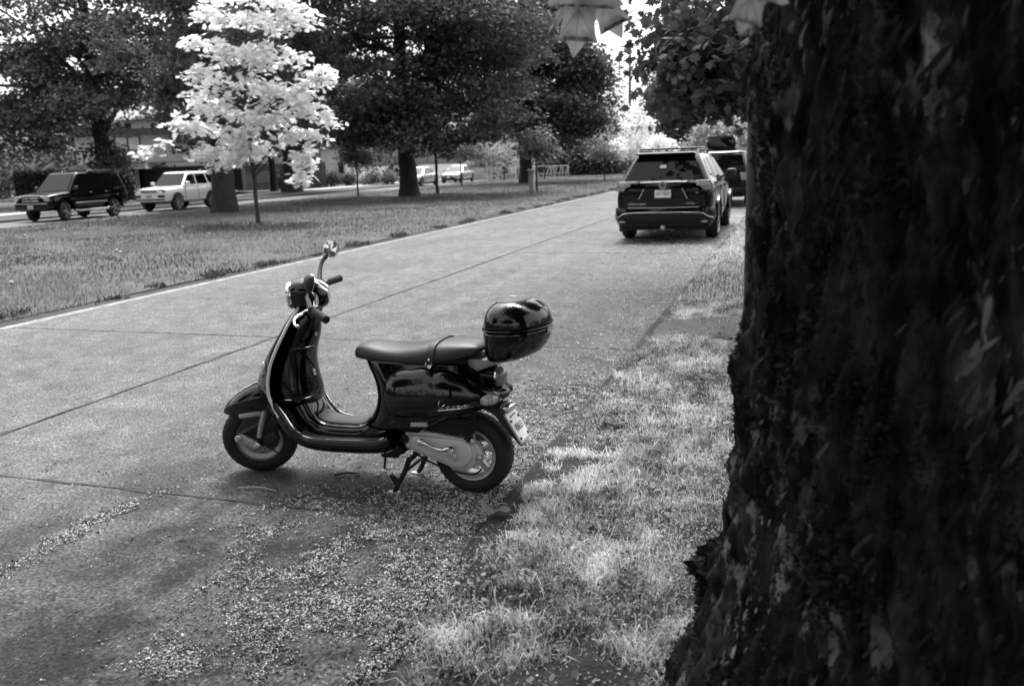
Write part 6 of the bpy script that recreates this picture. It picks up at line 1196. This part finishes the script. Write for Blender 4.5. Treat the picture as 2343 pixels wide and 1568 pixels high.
# ------------------------------------------------------------------ small things on the ground
M['puff'] = mat('dandelion_clock', .3, .45, 60, .9); M['stalk'] = mat('stalk', .12, .2, 30, .7)
dn = None; rd = random.Random(12)
spots = [(255, 1125 / 1.0)] if False else []
for (px, py) in [(118, 603), (36, 685), (375, 570), (280, 607), (268, 600), (700, 547), (626, 553), (640, 570), (690, 520), (740, 540), (560, 527), (870, 505), (905, 512), (880, 522), (950, 498), (1000, 500), (1040, 497), (850, 512), (985, 492), (1070, 490), (780, 520), (1270, 455), (1300, 450), (1285, 460), (1320, 452), (1350, 447), (1225, 466), (1200, 470), (1245, 461), (1390, 440), (60, 560), (150, 545), (420, 540), (480, 560), (520, 585), (900, 540), (820, 505), (1100, 480), (655, 532), (720, 505)]:
    g = gpt(px, py)
    if g.x > -9.3: g.x = -9.3 - rd.uniform(.1, .6)
    g.z = median_z(g.x, g.y)
    if dn is None:
        o = obj('dandelion', merge(tube([(0, 0, -.02), (.006, 0, .06), (.0, 0, .12)], .003, 5), ball((0, 0, .14), .026, 8, 6)), M['puff']); dn = o.data
    else: o = link('dandelion', dn, None)
    o.location = g; o.rotation_euler = (rd.uniform(-.15, .15), rd.uniform(-.15, .15), rd.uniform(0, 6)); o.scale = [rd.uniform(.75, 1.25)] * 3
    tag(o, 'dandelion clock on a thin stalk in the median turf', 'dandelion', 'dandelion clocks in the median')
# fallen twigs
for i, (a_, b_, rr, m_, lab) in enumerate([((545, 1120), (632, 1127), .0045, 'straw2', 'pale forked twig lying on the road below the front wheel'), ((765, 1091), (820, 1087), .006, 'bark', 'dark twig lying on the road under the footboard'), ((985, 1320), (955, 1335), .005, 'straw2', 'short pale stick in the blossom litter near the kerb'), ((575, 1345), (600, 1322), .003, 'straw2', 'thin bent pale stem lying in the blossom litter'), ((1120, 1462), (1178, 1505), .004, 'straw2', 'curved pale stem lying in the verge grass')]):
    if 'straw2' not in M: M['straw2'] = mat('pale_twig', .25, .4, 60, .8)
    p0 = gpt(*a_); p1 = gpt(*b_); z0 = .012 if p0.x < KX else verge_z(p0.x, p0.y) + .03; c_ = (p0 + p1) / 2
    d_ = (p1 - p0); s_ = Vector((-d_.y, d_.x, 0)) * (.12 if i < 4 else .3)
    tag(obj('twig', xf(merge(tube(curve([p0 - c_, s_ * .6 + Vector((0, 0, .006)), p1 - c_], 5), [rr * (1 - .04 * k) for k in range(11)], 6), *( [tube([(p0 - c_) * .5, (p0 - c_) * .7 + s_ * 1.6], [rr * .7, rr * .3], 5)] if i == 0 else [])), lambda p: p), M[m_]), lab, 'twig').location = (c_.x, c_.y, z0)
# fallen leaf by the kerb and flowering weed
fl_ = ray(1188, 1150, 3.55); lf = thing('fallen_leaf', 'curled fallen leaf with an arching pale stem by the kerb', 'leaf', (-1.27, 3.42, .085))
V = [Vector((x * .075, y * .06, .03 * abs(x) ** 1.5 + .02 * y * y + .012 * math.sin(5 * x))) for y in np.linspace(-.5, .5, 7) for x in [u * (1 - .5 * abs(y)) for u in np.linspace(-1, 1, 9)]]
obj('blade', (V, [(j * 9 + i, j * 9 + i + 1, (j + 1) * 9 + i + 1, (j + 1) * 9 + i) for j in range(6) for i in range(8)]), mat('fallen_leaf', .05, .1, 20, .6), lf, True, 0, 0)
obj('stem', tube(curve([(0, 0, .005), (.012, -.005, .035), (.035, -.005, .05), (.06, -.005, .045)], 5), [.0028 - .0001 * i for i in range(16)], 6), M['straw2'], lf)
wb_ = Vector((-.86, 3.22, 0)); wb_.z = verge_z(-.86, 3.22)
wd_ = thing('flowering_weed', 'clump of pale flowering weed in the verge grass', 'weed', wb_)
r = np.random.default_rng(9); st_, fl2, lf2 = [], [], []
for i in range(16):
    a = r.uniform(0, 6.28); d = r.uniform(.03, .26); h = r.uniform(.06, .14); b0 = Vector((math.cos(a) * d * .6, math.sin(a) * d * .5, 0)); t0 = Vector((math.cos(a) * d, math.sin(a) * d * .7, h)); st_.append(tube([b0, (b0 + t0) / 2 + Vector((0, 0, .01)), t0], [.0018, .0015, .001], 5))
    for k in range(14):
        q = t0 + Vector((r.normal(0, .005), r.normal(0, .005), -.0022 * k + .004)); fl2.append(ball(q, r.uniform(.003, .005), 5, 4))
    for k in range(6):
        f_ = k / 6; q = b0.lerp(t0, f_); e = q + Vector((r.normal(0, .014), r.normal(0, .014), .006)); lf2.append(tube([q, (q + e) / 2, e], [.001, .003, .0005], 4))
obj('stem', merge(*st_), M['stalk'], wd_); tag(obj('flowers', merge(*fl2), M['puff'], wd_), kind='stuff'); obj('leaves', merge(*lf2), mat('weed_leaf', .2, .3, 30, .7), wd_)
